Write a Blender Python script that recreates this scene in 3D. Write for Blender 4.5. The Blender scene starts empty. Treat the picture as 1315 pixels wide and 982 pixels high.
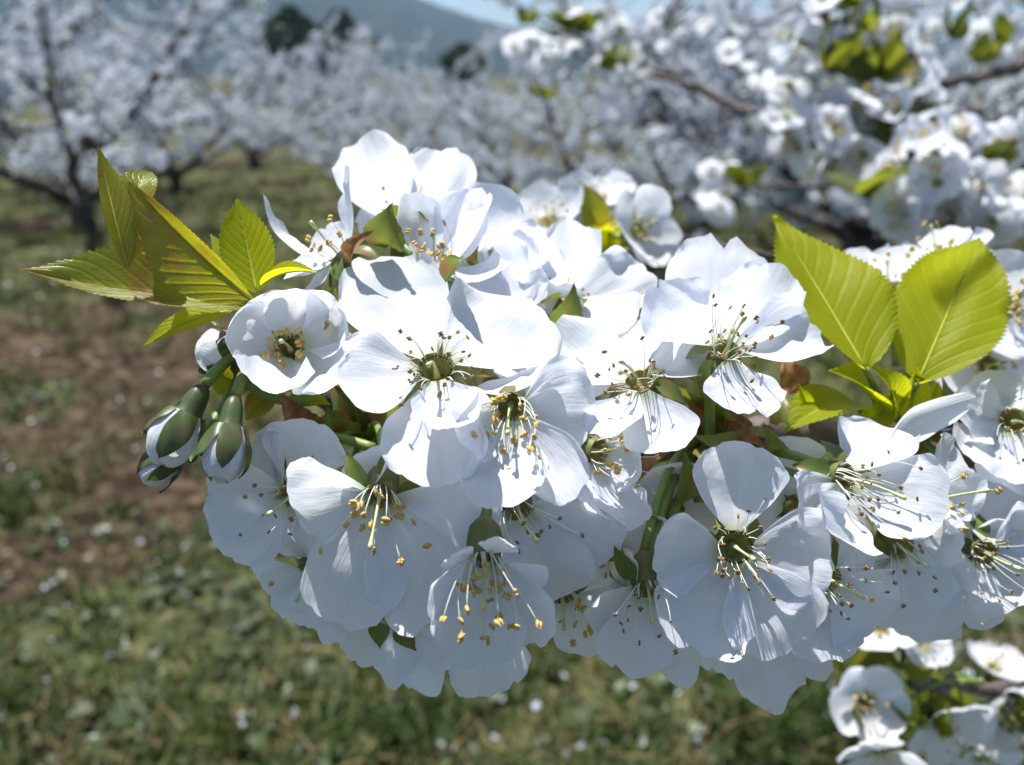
import bpy, math, random
from mathutils import Vector, Matrix, noise
R = math.radians

# ------------------------------------------------------------------ camera, sky, sun, exposure
scn = bpy.context.scene
COL = scn.collection
FPX, CX, CY = 1032.0, 657.5, 491.0            # focal length and centre in photograph pixels
PITCH = R(21.0)
CAM = Vector((0, 0, 1.25))
FWD = Vector((0, math.cos(PITCH), -math.sin(PITCH)))
UP = Vector((0, math.sin(PITCH), math.cos(PITCH)))
RIGHT = Vector((1, 0, 0))
cd = bpy.data.cameras.new('camera')
cam = bpy.data.objects.new('camera', cd); COL.objects.link(cam)
cam.location = CAM
cam.rotation_euler = (math.pi/2 - PITCH, 0, 0)
cd.sensor_width = 36.0
cd.lens = 36.0 * FPX / 1315.0
cd.clip_start = 0.01; cd.clip_end = 6000
cd.dof.use_dof = True
cd.dof.focus_distance = 0.141
cd.dof.aperture_fstop = 14.5
scn.camera = cam

SUN_EL, SUN_AZ = R(71), R(-38)                # azimuth from +Y towards +X
S = Vector((math.sin(SUN_AZ)*math.cos(SUN_EL), math.cos(SUN_AZ)*math.cos(SUN_EL), math.sin(SUN_EL)))
w = bpy.data.worlds.new('World'); scn.world = w; w.use_nodes = True
wn = w.node_tree.nodes; wl = w.node_tree.links
sky = wn.new('ShaderNodeTexSky'); sky.sky_type = 'NISHITA'; sky.sun_disc = False
sky.sun_elevation = SUN_EL; sky.sun_rotation = SUN_AZ
sky.air_density = 1.0; sky.dust_density = 0.8; sky.ozone_density = 3.0
bgn = wn['Background']; bgn.inputs['Strength'].default_value = 0.064
wl.new(sky.outputs[0], bgn.inputs[0])
sd = bpy.data.lights.new('sun', 'SUN'); sd.energy = 5.0; sd.angle = R(0.5); sd.color = (1.0, 0.975, 0.95)
so = bpy.data.objects.new('sun', sd); COL.objects.link(so)
so.rotation_euler = S.to_track_quat('Z', 'Y').to_euler(); so.location = (0, 0, 20)
vs = scn.view_settings
vs.view_transform = 'Standard'; vs.look = 'None'; vs.gamma = 1.0; vs.use_curve_mapping = False
vs.exposure = 1.0
scn.render.engine = 'CYCLES'
scn.cycles.use_denoising = True
scn.cycles.max_bounces = 7; scn.cycles.diffuse_bounces = 5; scn.cycles.transmission_bounces = 5; scn.cycles.volume_bounces = 0
scn.cycles.sample_clamp_indirect = 8.0

# ------------------------------------------------------------------ helpers
def at(px, py, D):                            # a point D metres in front of the lens
    return CAM + D*(FWD + RIGHT*((px-CX)/FPX) + UP*((CY-py)/FPX))
def cv(x, y, z):                              # camera-aligned direction: right, up, towards the lens
    return (RIGHT*x + UP*y - FWD*z).normalized()

class MB:
    def __init__(s): s.v = []; s.f = []; s.m = []; s.uv = {}
    def add(s, vs_, fs_, mi=0, uvs=None):
        o = len(s.v); s.v += [tuple(p) for p in vs_]
        for f in fs_:
            s.f.append(tuple(i+o for i in f)); s.m.append(mi)
        if uvs:
            for i, u in enumerate(uvs): s.uv[o+i] = u
    def mesh(s, name, mats, smooth=True):
        me = bpy.data.meshes.new(name); me.from_pydata(s.v, [], s.f)
        for m in mats: me.materials.append(m)
        if len(mats) > 1: me.polygons.foreach_set('material_index', s.m)
        if smooth: me.polygons.foreach_set('use_smooth', [True]*len(s.f))
        if s.uv:
            l = me.uv_layers.new(name='UVMap')
            dat = []
            for lp in me.loops: dat += s.uv.get(lp.vertex_index, (0, 0))
            l.data.foreach_set('uv', dat)
        me.update(); return me
    def build(s, name, mats, parent=None, loc=None, smooth=True):
        if not isinstance(mats, (list, tuple)): mats = [mats]
        return link(name, s.mesh(name, mats, smooth), parent, loc)
def link(name, data, parent=None, loc=None):
    o = bpy.data.objects.new(name, data); COL.objects.link(o)
    if parent: o.parent = parent
    if loc is not None: o.location = loc
    return o
def tag(o, label=None, cat=None, group=None, kind=None):
    if label: o['label'] = label
    if cat: o['category'] = cat
    if group: o['group'] = group
    if kind: o['kind'] = kind
    return o
def tube(mb, pts, rads, n=6, mi=0, cap=True):
    pts = [Vector(p) for p in pts]; vs_ = []; fs_ = []
    up = None
    for i, p in enumerate(pts):
        t = (pts[min(i+1, len(pts)-1)] - pts[max(i-1, 0)])
        t = t.normalized() if t.length > 1e-12 else Vector((0, 0, 1))
        if up is None: up = t.orthogonal().normalized()
        a = (up - t*up.dot(t)); a = a.normalized() if a.length > 1e-9 else t.orthogonal().normalized()
        up = a; b = t.cross(a)
        for k in range(n):
            th = 2*math.pi*k/n
            vs_.append(p + (a*math.cos(th)+b*math.sin(th))*rads[i])
    for i in range(len(pts)-1):
        for k in range(n):
            fs_.append((i*n+k, i*n+(k+1) % n, (i+1)*n+(k+1) % n, (i+1)*n+k))
    if cap:
        fs_.append(tuple(range(n-1, -1, -1))); m = (len(pts)-1)*n; fs_.append(tuple(range(m, m+n)))
    mb.add(vs_, fs_, mi)
def bez(a, b, c, n):
    return [a*(1-t)**2 + b*2*t*(1-t) + c*t*t for t in [i/(n-1) for i in range(n)]]
def wob(pts, amp, rng):
    return [p + Vector((rng.uniform(-1, 1), rng.uniform(-1, 1), rng.uniform(-1, 1)))*amp*(0 if i in (0, len(pts)-1) else 1) for i, p in enumerate(pts)]
def ss(a, b, x):
    t = max(0, min(1, (x-a)/(b-a))); return t*t*(3-2*t)

# ------------------------------------------------------------------ materials
def mat(name):
    m = bpy.data.materials.new(name); m.use_nodes = True
    nt = m.node_tree; nt.nodes.clear()
    return m, nt, nt.nodes, nt.links
def ramp(N, cols):
    r = N.new('ShaderNodeValToRGB'); e = r.color_ramp.elements
    while len(e) > 1: e.remove(e[0])
    e[0].position = cols[0][0]; e[0].color = (*cols[0][1], 1)
    for p, c in cols[1:]:
        x = e.new(p); x.color = (*c, 1)
    return r
def thin(name, front, trans, mix, rough=0.5, spec=0.3, vary=None, uvbump=None, island=0.0, claw=None):
    """thin leaf or petal: reflecting face plus light passing through"""
    m, nt, N, L = mat(name)
    out = N.new('ShaderNodeOutputMaterial'); mx = N.new('ShaderNodeMixShader'); mx.inputs[0].default_value = mix
    p = N.new('ShaderNodeBsdfPrincipled'); p.inputs['Roughness'].default_value = rough
    p.inputs['Specular IOR Level'].default_value = spec
    t = N.new('ShaderNodeBsdfTranslucent')
    L.new(p.outputs[0], mx.inputs[1]); L.new(t.outputs[0], mx.inputs[2]); L.new(mx.outputs[0], out.inputs[0])
    tex = N.new('ShaderNodeTexCoord')
    fc = N.new('ShaderNodeRGB'); fc.outputs[0].default_value = (*front, 1); fo = fc.outputs[0]
    tc = N.new('ShaderNodeRGB'); tc.outputs[0].default_value = (*trans, 1); to = tc.outputs[0]
    def mul(sock, fac, col):
        x = N.new('ShaderNodeMix'); x.data_type = 'RGBA'; x.blend_type = 'MIX'
        L.new(fac, x.inputs['Factor']); L.new(sock, x.inputs['A']); x.inputs['B'].default_value = (*col, 1)
        return x.outputs['Result']
    if vary:
        n = N.new('ShaderNodeTexNoise'); n.inputs['Scale'].default_value = vary[0]; n.inputs['Detail'].default_value = 3
        L.new(tex.outputs['Object'], n.inputs['Vector'])
        r = ramp(N, [(vary[3], (0, 0, 0)), (vary[4], (1, 1, 1))]); L.new(n.outputs[0], r.inputs[0])
        fo = mul(fo, r.outputs[0], vary[1]); to = mul(to, r.outputs[0], vary[2])
    if island:
        g = N.new('ShaderNodeNewGeometry'); h = N.new('ShaderNodeHueSaturation')
        mr = N.new('ShaderNodeMapRange'); mr.inputs['To Min'].default_value = 1-island; mr.inputs['To Max'].default_value = 1+island*0.6
        L.new(g.outputs['Random Per Island'], mr.inputs['Value']); L.new(mr.outputs[0], h.inputs['Value']); L.new(fo, h.inputs['Color']); fo = h.outputs[0]
    if claw:
        sx = N.new('ShaderNodeSeparateXYZ'); L.new(tex.outputs['UV'], sx.inputs[0])
        r = ramp(N, [(0.0, (1, 1, 1)), (claw[1], (0, 0, 0))]); L.new(sx.outputs[0], r.inputs[0])
        fo = mul(fo, r.outputs[0], claw[0]); to = mul(to, r.outputs[0], claw[0])
    L.new(fo, p.inputs['Base Color']); L.new(to, t.inputs['Color'])
    if uvbump:
        kind, strength, dist = uvbump
        bp = N.new('ShaderNodeBump'); bp.inputs['Strength'].default_value = strength; bp.inputs['Distance'].default_value = dist
        mp = N.new('ShaderNodeMapping')
        L.new(tex.outputs['UV'], mp.inputs[0])
        if kind == 'petal':
            mp.inputs['Scale'].default_value = (1.3, 13, 1)
            n = N.new('ShaderNodeTexNoise'); n.inputs['Scale'].default_value = 2.0; n.inputs['Detail'].default_value = 4; n.inputs['Distortion'].default_value = 0.4
            L.new(mp.outputs[0], n.inputs[0])
            n2 = N.new('ShaderNodeTexNoise'); n2.inputs['Scale'].default_value = 4.0; n2.inputs['Detail'].default_value = 2
            L.new(tex.outputs['UV'], n2.inputs[0])
            ad = N.new('ShaderNodeMath'); ad.operation = 'MULTIPLY_ADD'; ad.inputs[1].default_value = 2.2
            L.new(n2.outputs[0], ad.inputs[0]); L.new(n.outputs[0], ad.inputs[2])
            L.new(ad.outputs[0], bp.inputs['Height'])
            mp2 = N.new('ShaderNodeMapping'); mp2.inputs['Scale'].default_value = (1.0, 26, 1); L.new(tex.outputs['UV'], mp2.inputs[0])
            nv_ = N.new('ShaderNodeTexNoise'); nv_.inputs['Scale'].default_value = 2.4; nv_.inputs['Detail'].default_value = 3; nv_.inputs['Distortion'].default_value = 0.3
            L.new(mp2.outputs[0], nv_.inputs[0])
            rv = ramp(N, [(0.50, (0, 0, 0)), (0.76, (.32, .32, .32))]); L.new(nv_.outputs[0], rv.inputs[0])
            L.new(mul(fo, rv.outputs[0], (0.66, 0.69, 0.74)), p.inputs['Base Color']); L.new(mul(to, rv.outputs[0], (0.60, 0.64, 0.72)), t.inputs['Color'])
        else:
            sx = N.new('ShaderNodeSeparateXYZ'); L.new(tex.outputs['UV'], sx.inputs[0])
            ab = N.new('ShaderNodeMath'); ab.operation = 'ABSOLUTE'; L.new(sx.outputs[1], ab.inputs[0])
            f = N.new('ShaderNodeMath'); f.operation = 'MULTIPLY_ADD'; f.inputs[1].default_value = -0.30
            L.new(ab.outputs[0], f.inputs[0]); L.new(sx.outputs[0], f.inputs[2])
            g = N.new('ShaderNodeMath'); g.operation = 'MULTIPLY'; g.inputs[1].default_value = 60; L.new(f.outputs[0], g.inputs[0])
            s_ = N.new('ShaderNodeMath'); s_.operation = 'SINE'; L.new(g.outputs[0], s_.inputs[0])
            pw = N.new('ShaderNodeMath'); pw.operation = 'POWER'
            a2 = N.new('ShaderNodeMath'); a2.operation = 'MULTIPLY_ADD'; a2.inputs[1].default_value = 0.5; a2.inputs[2].default_value = 0.5
            L.new(s_.outputs[0], a2.inputs[0]); L.new(a2.outputs[0], pw.inputs[0]); pw.inputs[1].default_value = 5
            n = N.new('ShaderNodeTexNoise'); n.inputs['Scale'].default_value = 22; n.inputs['Detail'].default_value = 3
            L.new(tex.outputs['UV'], n.inputs[0])
            ad = N.new('ShaderNodeMath'); ad.operation = 'MULTIPLY_ADD'; ad.inputs[1].default_value = 0.7
            L.new(n.outputs[0], ad.inputs[0])
            inv = N.new('ShaderNodeMath'); inv.operation = 'MULTIPLY'; inv.inputs[1].default_value = -0.8; L.new(pw.outputs[0], inv.inputs[0])
            L.new(inv.outputs[0], ad.inputs[2]); L.new(ad.outputs[0], bp.inputs['Height'])
            # the lateral veins are paler
            vm = N.new('ShaderNodeMath'); vm.operation = 'MULTIPLY'; vm.inputs[1].default_value = 0.16; L.new(pw.outputs[0], vm.inputs[0])
            fo2 = mul(fo, vm.outputs[0], (front[0]*1.8, front[1]*1.6, front[2]*1.8)); L.new(fo2, p.inputs['Base Color'])
        L.new(bp.outputs[0], p.inputs['Normal']); L.new(bp.outputs[0], t.inputs['Normal'])
    return m
def solid(name, col, col2=None, scale=200, rough=0.6, spec=0.3, bump=0.0, bscale=None, lo=0.35, hi=0.65, sss=0.0):
    m, nt, N, L = mat(name)
    out = N.new('ShaderNodeOutputMaterial'); p = N.new('ShaderNodeBsdfPrincipled')
    p.inputs['Roughness'].default_value = rough; p.inputs['Specular IOR Level'].default_value = spec
    L.new(p.outputs[0], out.inputs[0])
    tex = N.new('ShaderNodeTexCoord'); n = N.new('ShaderNodeTexNoise'); n.inputs['Scale'].default_value = scale; n.inputs['Detail'].default_value = 5
    L.new(tex.outputs['Object'], n.inputs['Vector'])
    r = ramp(N, [(lo, col), (hi, col2 or col)]); L.new(n.outputs[0], r.inputs[0]); L.new(r.outputs[0], p.inputs['Base Color'])
    if bump:
        n2 = N.new('ShaderNodeTexNoise'); n2.inputs['Scale'].default_value = bscale or scale*3; n2.inputs['Detail'].default_value = 5
        L.new(tex.outputs['Object'], n2.inputs['Vector'])
        b = N.new('ShaderNodeBump'); b.inputs['Strength'].default_value = 0.7; b.inputs['Distance'].default_value = bump
        L.new(n2.outputs[0], b.inputs['Height']); L.new(b.outputs[0], p.inputs['Normal'])
    return m
M = {}
M['petal'] = thin('petal white', (0.84, 0.855, 0.905), (0.84, 0.86, 0.92), 0.52, 0.55, 0.25,
                  uvbump=('petal', 0.36, 0.0004), claw=((0.62, 0.68, 0.40), 0.16))
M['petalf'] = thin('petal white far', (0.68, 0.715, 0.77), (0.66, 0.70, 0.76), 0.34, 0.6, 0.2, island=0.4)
M['leaf'] = thin('leaf green', (0.21, 0.25, 0.008), (0.74, 0.78, 0.012), 0.52, 0.5, 0.15, vary=(70, (0.25, 0.26, 0.008), (0.82, 0.78, 0.012), 0.35, 0.7), uvbump=('leaf', 0.42, 0.0003))
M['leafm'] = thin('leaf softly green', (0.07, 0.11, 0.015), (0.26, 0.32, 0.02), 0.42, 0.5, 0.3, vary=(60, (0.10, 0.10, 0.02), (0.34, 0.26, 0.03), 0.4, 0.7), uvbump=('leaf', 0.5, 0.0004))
M['leafy'] = thin('young leaf bronze', (0.18, 0.20, 0.015), (0.64, 0.60, 0.02), 0.42, 0.33, 0.5, vary=(120, (0.19, 0.09, 0.02), (0.50, 0.26, 0.02), 0.45, 0.72), uvbump=('leaf', 0.5, 0.00025))
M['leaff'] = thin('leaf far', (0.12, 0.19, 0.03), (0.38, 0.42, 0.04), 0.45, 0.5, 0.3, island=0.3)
M['sepal'] = thin('sepal green', (0.10, 0.15, 0.03), (0.25, 0.30, 0.04), 0.3, 0.4, 0.4, vary=(260, (0.22, 0.11, 0.045), (0.35, 0.15, 0.05), 0.5, 0.75))
M['stalk'] = solid('stalk green', (0.13, 0.21, 0.04), (0.19, 0.24, 0.05), 400, 0.45, 0.4)
M['rib'] = solid('leaf rib', (0.30, 0.34, 0.03), (0.34, 0.36, 0.04), 300, 0.5, 0.15)
M['calyx'] = solid('calyx green', (0.085, 0.12, 0.03), (0.16, 0.11, 0.045), 350, 0.5, 0.3)
M['budgreen'] = thin('bud green', (0.062, 0.095, 0.028), (0.12, 0.15, 0.03), 0.2, 0.42, 0.4, vary=(330, (0.10, 0.060, 0.030), (0.16, 0.09, 0.03), 0.48, 0.78))
M['bract'] = thin('bract green', (0.13, 0.19, 0.04), (0.35, 0.38, 0.06), 0.35, 0.4, 0.4, vary=(300, (0.25, 0.10, 0.03), (0.45, 0.18, 0.04), 0.5, 0.7))
M['cupin'] = solid('receptacle', (0.36, 0.36, 0.10), (0.27, 0.19, 0.05), 700, 0.5, 0.3)
M['filament'] = thin('filament white', (0.82, 0.84, 0.74), (0.8, 0.82, 0.7), 0.3, 0.5, 0.3)
M['style'] = solid('style green', (0.46, 0.50, 0.22), (0.56, 0.57, 0.30), 300, 0.4, 0.4)
M['antherY'] = solid('anther yellow', (0.48, 0.30, 0.07), (0.60, 0.44, 0.17), 900, 0.8, 0.1)
M['antherB'] = solid('anther brown', (0.20, 0.12, 0.05), (0.36, 0.23, 0.09), 900, 0.8, 0.1)
M['bark'] = solid('cherry bark', (0.055, 0.040, 0.034), (0.14, 0.11, 0.10), 120, 0.6, 0.35, 0.0008, 300)
M['barkt'] = solid('trunk bark', (0.035, 0.030, 0.028), (0.10, 0.085, 0.08), 14, 0.85, 0.2, 0.01, 30)
M['husk'] = thin('brown bud scale', (0.22, 0.10, 0.04), (0.35, 0.14, 0.04), 0.3, 0.6, 0.2, vary=(400, (0.36, 0.20, 0.09), (0.5, 0.25, 0.1), 0.4, 0.65))

# ------------------------------------------------------------------ petals, leaves, blossoms
def petal_patch(mb, B, T, N, width, bend=0.10, cup=0.16, curl=0.0, ruffle=0.03, notch=0.05, seed=0, nu=19, nv=17, claw=0.14, crease=0.02, asym=0.0, mi=0, tipw=0.5):
    L_ = T-B; ln = L_.length; l = L_/ln
    n = N - l*N.dot(l)
    n = n.normalized() if n.length > 1e-6 else l.orthogonal().normalized()
    wd = l.cross(n)
    rng = random.Random(seed); ph = [rng.uniform(0, 6.28) for _ in range(6)]
    vs_ = []; uv = []
    TH = R(62); UC = 0.58; YE = UC + (1-UC)*math.cos(TH); SE = math.sin(TH)
    for i in range(nu):
        u = i/(nu-1); ye = YE*u
        if ye < UC: hw = claw + (1-claw)*math.sin(ye/UC*math.pi/2)**(0.95)
        else: hw = math.sqrt(max(0, 1-((ye-UC)/(1-UC))**2))
        g = math.sin(min(u/0.66, 1)*math.pi/2); f1 = ss(0.2, 1, u)
        for j in range(nv):
            v = -1 + 2*j/(nv-1); av = abs(v)
            Yt = UC + (1-UC)*math.cos(TH*v)
            if notch >= 0: Yt -= notch*math.exp(-((v-asym)/0.11)**2)
            else: Yt += -notch*math.exp(-(v/0.42)**2) - 0.25*(-notch)
            Yt += f1*(0.016*math.sin(v*5+ph[0]) + 0.010*math.sin(v*12+ph[1]) + 0.006*math.sin(v*27+ph[2]))
            uu = u*(Yt*f1 + (1-f1)*(0.5+0.5*Yt))
            side = 1 + 0.035*math.sin(u*5+ph[2] + (1.7 if v > 0 else 0)) + 0.015*math.sin(u*14+ph[5])*av
            x = math.sin(TH*v)/SE*hw*0.5*width*side + asym*0.12*width*u
            z = -bend*ln*4*uu*(1-uu) + cup*width*(v*v)*g*0.8
            z += curl*ln*max(0, uu-0.55)**2*4
            z += ruffle*width*(u**1.5)*(math.sin(v*3.2+ph[3])*0.7 + av**2*math.sin(u*7+v*4+ph[4])*1.1 + 0.5*av**3*math.sin(u*15+ph[5]))
            z -= crease*width*math.exp(-(v/0.16)**2)*math.sin(math.pi*min(1, u*1.05))
            q = noise.noise(Vector((u*2.6+seed*1.37, v*1.6, seed*0.71)))
            z += q*ruffle*width*1.5*u
            z += 0.45*ruffle*width*noise.noise(Vector((u*1.5+seed*2.1, v*5.5, seed*0.3)))*math.sin(math.pi*min(1, u*0.9+0.05))
            z += 0.55*ruffle*width*f1*f1*noise.noise(Vector((seed*1.9, v*7.0, u*2)))
            vs_.append(B + l*(uu*ln) + wd*x + n*z); uv.append((u, v*0.5+0.5))
    fs_ = [(i*nv+j, i*nv+j+1, (i+1)*nv+j+1, (i+1)*nv+j) for i in range(nu-1) for j in range(nv-1)]
    mb.add(vs_, fs_, mi, uv)

def leaf_patch(mb, B, T, N, width, fold=0.25, arch=0.08, teeth=22, seed=0, tooth=0.05, wide=0.8, tipcurl=0.0, wave=0.02, mi=0, nv=13, half=(1, 1)):
    L_ = T-B; ln = L_.length; l = L_/ln
    n = N - l*N.dot(l); n = n.normalized() if n.length > 1e-6 else l.orthogonal().normalized()
    wd = l.cross(n); nu = teeth*2+1; vs_ = []; uv = []
    for i in range(nu):
        u = i/(nu-1)
        prof = (math.sin(math.pi*min(1, u**wide)))**0.85 if 0 < u < 1 else 0
        prof = prof*(1 - 0.35*ss(0.72, 1.0, u)) + 0.012
        for j in range(nv):
            v = -1+2*j/(nv-1); av = abs(v)
            k = (tooth if i % 2 else -tooth*0.4)*ss(0.75, 1, av)
            x = v*0.5*width*prof*(1+k)*(half[0] if v < 0 else half[1])
            uu = u + (0.008 if i % 2 else -0.004)*ss(0.8, 1, av)
            z = av*fold*width*0.5*prof**0.8 - fold*width*0.1*prof*(1-math.exp(-(v/0.12)**2))*0
            z += arch*ln*4*u*(1-u) - tipcurl*ln*max(0, u-0.55)**2*3
            z += wave*width*math.sin(u*9+v*2+seed)*av*av + wave*width*1.6*noise.noise(Vector((u*3, v*1.5, seed*1.3)))*min(1, 3*av)
            z += 0.008*width*math.cos((u-0.3*av)*2*math.pi*9.55)*min(1, 3*av)*(1-ss(.7, 1, av))*prof
            vs_.append(B + l*(uu*ln) + wd*x + n*z); uv.append((u, v))
    fs_ = [(i*nv+j, i*nv+j+1, (i+1)*nv+j+1, (i+1)*nv+j) for i in range(nu-1) for j in range(nv-1)]
    mb.add(vs_, fs_, mi, uv)
    return l, n

def anther_mesh(name, m):
    mb = MB()
    for sx in (-1, 1):
        vs_ = []; fs_ = []; K = 7; Rr = 5
        for i in range(Rr):
            th = math.pi*(i+0.35)/(Rr-0.3)
            for k in range(K):
                a = 2*math.pi*k/K
                vs_.append((sx*0.30+0.34*math.sin(th)*math.cos(a), 0.30*math.sin(th)*math.sin(a), 0.58*math.cos(th)+0.02*k))
        for i in range(Rr-1):
            for k in range(K): fs_.append((i*K+k, i*K+(k+1) % K, (i+1)*K+(k+1) % K, (i+1)*K+k))
        fs_ += [tuple(range(K)), tuple(range((Rr-1)*K+K-1, (Rr-1)*K-1, -1))]
        mb.add(vs_, fs_)
    return mb.mesh(name, [m])
ANTH = {'Y': anther_mesh('anther', M['antherY']), 'B': anther_mesh('anther', M['antherB'])}

def basis(A):
    a = A.normalized(); x = a.orthogonal().normalized(); return x, a.cross(x), a

def blossom(label, C, A, petals, spur=None, st=(20, 12.0, 'Y', None), seed=0, calyx=True, pistil=True, group='blossoms on the sharp foreground branch', spread=0.6, sepals=5, cat='blossom', res=(19, 17), stalk_sag=0.006, rk=1.0, name='cherry_blossom', cup_r=0.0026):
    """C centre, A axis out of the flower; petals: list of (tip, width, options)"""
    rng = random.Random(seed*7+3)
    root = tag(link(name, None, None, C), label, cat, group); root.empty_display_size = 0.005
    x, y, a = basis(A)
    for k, (T, wd, o) in enumerate(petals):
        o = dict(o); mb = MB()
        rad = (T-C) - a*((T-C).dot(a)); rad = rad.normalized() if rad.length > 1e-9 else x
        B = rad*cup_r*0.9 + a*0.0002*k
        if 'base' in o: B = o.pop('base') - C
        Nn = o.pop('N', None) or a
        petal_patch(mb, B, T-C, Nn, wd, seed=seed*11+k, nu=res[0], nv=res[1], **o)
        mb.build('petal', M['petal'], root)
    # receptacle and calyx tube
    mb = MB(); n = 10; prof = [(0.0001, -0.0026), (0.0015, -0.0024), (0.0023, -0.0012), (cup_r, 0.0006)]
    rows = []
    for r, z in prof:
        rows.append([x*math.cos(t)*r + y*math.sin(t)*r + a*z for t in [2*math.pi*k/n for k in range(n)]])
    vs_ = [p for row in rows for p in row]
    mb.add(vs_, [(i*n+k, i*n+(k+1) % n, (i+1)*n+(k+1) % n, (i+1)*n+k) for i in range(3) for k in range(n)])
    mb.build('receptacle', M['cupin'], root)
    if calyx:
        mb = MB(); prof = [(0.0027, 0.0006), (0.0030, -0.0010), (0.0031, -0.0030), (0.0027, -0.0052), (0.0016, -0.0068), (0.0009, -0.0075)]
        vs_ = [x*math.cos(2*math.pi*k/n)*r + y*math.sin(2*math.pi*k/n)*r + a*z for r, z in prof for k in range(n)]
        mb.add(vs_, [(i*n+k, i*n+(k+1) % n, (i+1)*n+(k+1) % n, (i+1)*n+k) for i in range(len(prof)-1) for k in range(n)])
        mb.build('calyx', M['calyx'], root)
        for k in range(sepals):
            t = 2*math.pi*(k+0.5)/5 + seed
            rd = x*math.cos(t)+y*math.sin(t)
            mb = MB(); B = rd*0.0026 - a*0.0004
            T = B + rd*(0.0028+0.001*rng.random()) - a*(0.0036+0.0014*rng.random())
            leaf_patch(mb, B, T + (T-B)*.35, a, 0.0040, .2, .12, 5, seed+k, 0.0, .55, nv=5)
            mb.build('sepal', M['sepal'], root)
        if spur is not None:
            mb = MB(); b0 = -a*0.0070; e = spur - C
            mid = b0*0.5 + e*0.5 - a*min(0.010, (e-b0).length*0.35) + Vector((0, 0, stalk_sag))
            pts = bez(b0, mid, e, 9); tube(mb, pts, [0.00095, 0.0009, 0.0008, 0.00075, 0.00075, 0.00075, 0.0008, 0.0009, 0.0011], 7)
            mb.build('stalk', M['stalk'], root)
    cnt, ln, kind, sdir = st
    dA = (sdir or a).normalized()
    cnt = int(cnt*1.2)
    for k in range(cnt):
        t = k*2.399963 + rng.uniform(-0.3, 0.3)
        r0 = cup_r*0.75
        rd = x*math.cos(t)+y*math.sin(t)
        q = spread*rng.uniform(0.25, 1.15)
        d = (dA + rd*q + Vector((rng.uniform(-1, 1), rng.uniform(-1, 1), rng.uniform(-1, 1)))*0.22).normalized()
        l = ln*0.001*(rng.uniform(0.3, 1.05) if k % 3 else rng.uniform(.25, .5))
        b0 = rd*r0 - a*0.0002
        d0 = (a*0.9 + rd*0.55).normalized()
        tip = b0 + d*l - Vector((0, 0, 1))*l*rng.uniform(.0, .2)
        pts = bez(b0, b0 + d0*l*0.55, tip, 7)
        mb = MB(); tube(mb, pts, [0.00012, 0.0001, 0.00009, 0.00008, 0.000075, 0.00007, 0.00007], 5)
        s = mb.build('stamen', M['filament'], root)
        an = link('anther', ANTH[kind], s, tip)
        sc = 0.00082*rng.uniform(0.8, 1.15)*rk*(1.32 if kind == 'Y' else 0.86)
        an.scale = (sc, sc, sc*1.05); an.rotation_euler = (rng.uniform(0, 6), rng.uniform(0, 6), rng.uniform(0, 6))
    if pistil:
        mb = MB(); l = ln*0.0009*rng.uniform(.65, 1.0)
        d = (dA + Vector((rng.uniform(-1, 1), rng.uniform(-1, 1), rng.uniform(-1, 1)))*0.10).normalized()
        pts = bez(-a*0.003, a*l*0.4, d*l, 7)
        tube(mb, pts + [pts[-1]+d*0.0006], [0.0008, 0.0006, 0.00032, 0.00025, 0.00022, 0.00022, 0.00045, 0.0004], 7)
        mb.build('pistil', M['style'], root)
    return root

def ring_petals(C, A, n, ln, wd, open_, seed, roll=None, **o):
    """evenly set petals; open_ 0 is a closed cup, 1 is flat"""
    rng = random.Random(seed); x, y, a = basis(A); r0 = rng.uniform(0, 6.28) if roll is None else roll; out = []
    for k in range(n):
        t = r0 + 2*math.pi*k/n + rng.uniform(-0.18, 0.18)
        e = open_*rng.uniform(0.8, 1.12)*math.pi/2
        d = (x*math.cos(t)+y*math.sin(t))*math.sin(e) + a*math.cos(e)
        oo = dict(bend=0.10, cup=0.14, ruffle=0.04, notch=rng.uniform(0, 0.10), asym=rng.uniform(-0.3, 0.3)); oo.update(o)
        out.append((C + d*ln*rng.uniform(0.88, 1.08), wd*rng.uniform(0.9, 1.1), oo))
    return out

# ------------------------------------------------------------------ ground
def gh(x, y):
    r = math.hypot(x, y)
    z = 0.05*noise.noise(Vector((x*0.5, y*0.5, 3))) + 0.025*noise.noise(Vector((x*1.9, y*1.9, 9)))
    z += 0.012*noise.noise(Vector((x*6, y*6, 1)))*max(0, 1-r/9)
    return z*min(1, 14/(r+1)) + (0.10*math.exp(-((x+2.2)/1.0)**2)*math.exp(-((y-3.6)/0.9)**2))
xs = sorted(set([round(-4.0+0.1*i, 3) for i in range(81)] + [s*(4+0.15*(1.16**i-1)/0.16) for i in range(1, 58) for s in (-1, 1)]))
ys = sorted(set([round(-0.4+0.1*i, 3) for i in range(80)] + [7.5+0.15*(1.16**i-1)/0.16 for i in range(1, 58)] + [-0.4-0.2*(1.3**i-1)/0.3 for i in range(1, 22)]))
mb = MB(); nx = len(xs)
mb.add([(x, y, gh(x, y)) for y in ys for x in xs], [(j*nx+i, j*nx+i+1, (j+1)*nx+i+1, (j+1)*nx+i) for j in range(len(ys)-1) for i in range(nx-1)])
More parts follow.
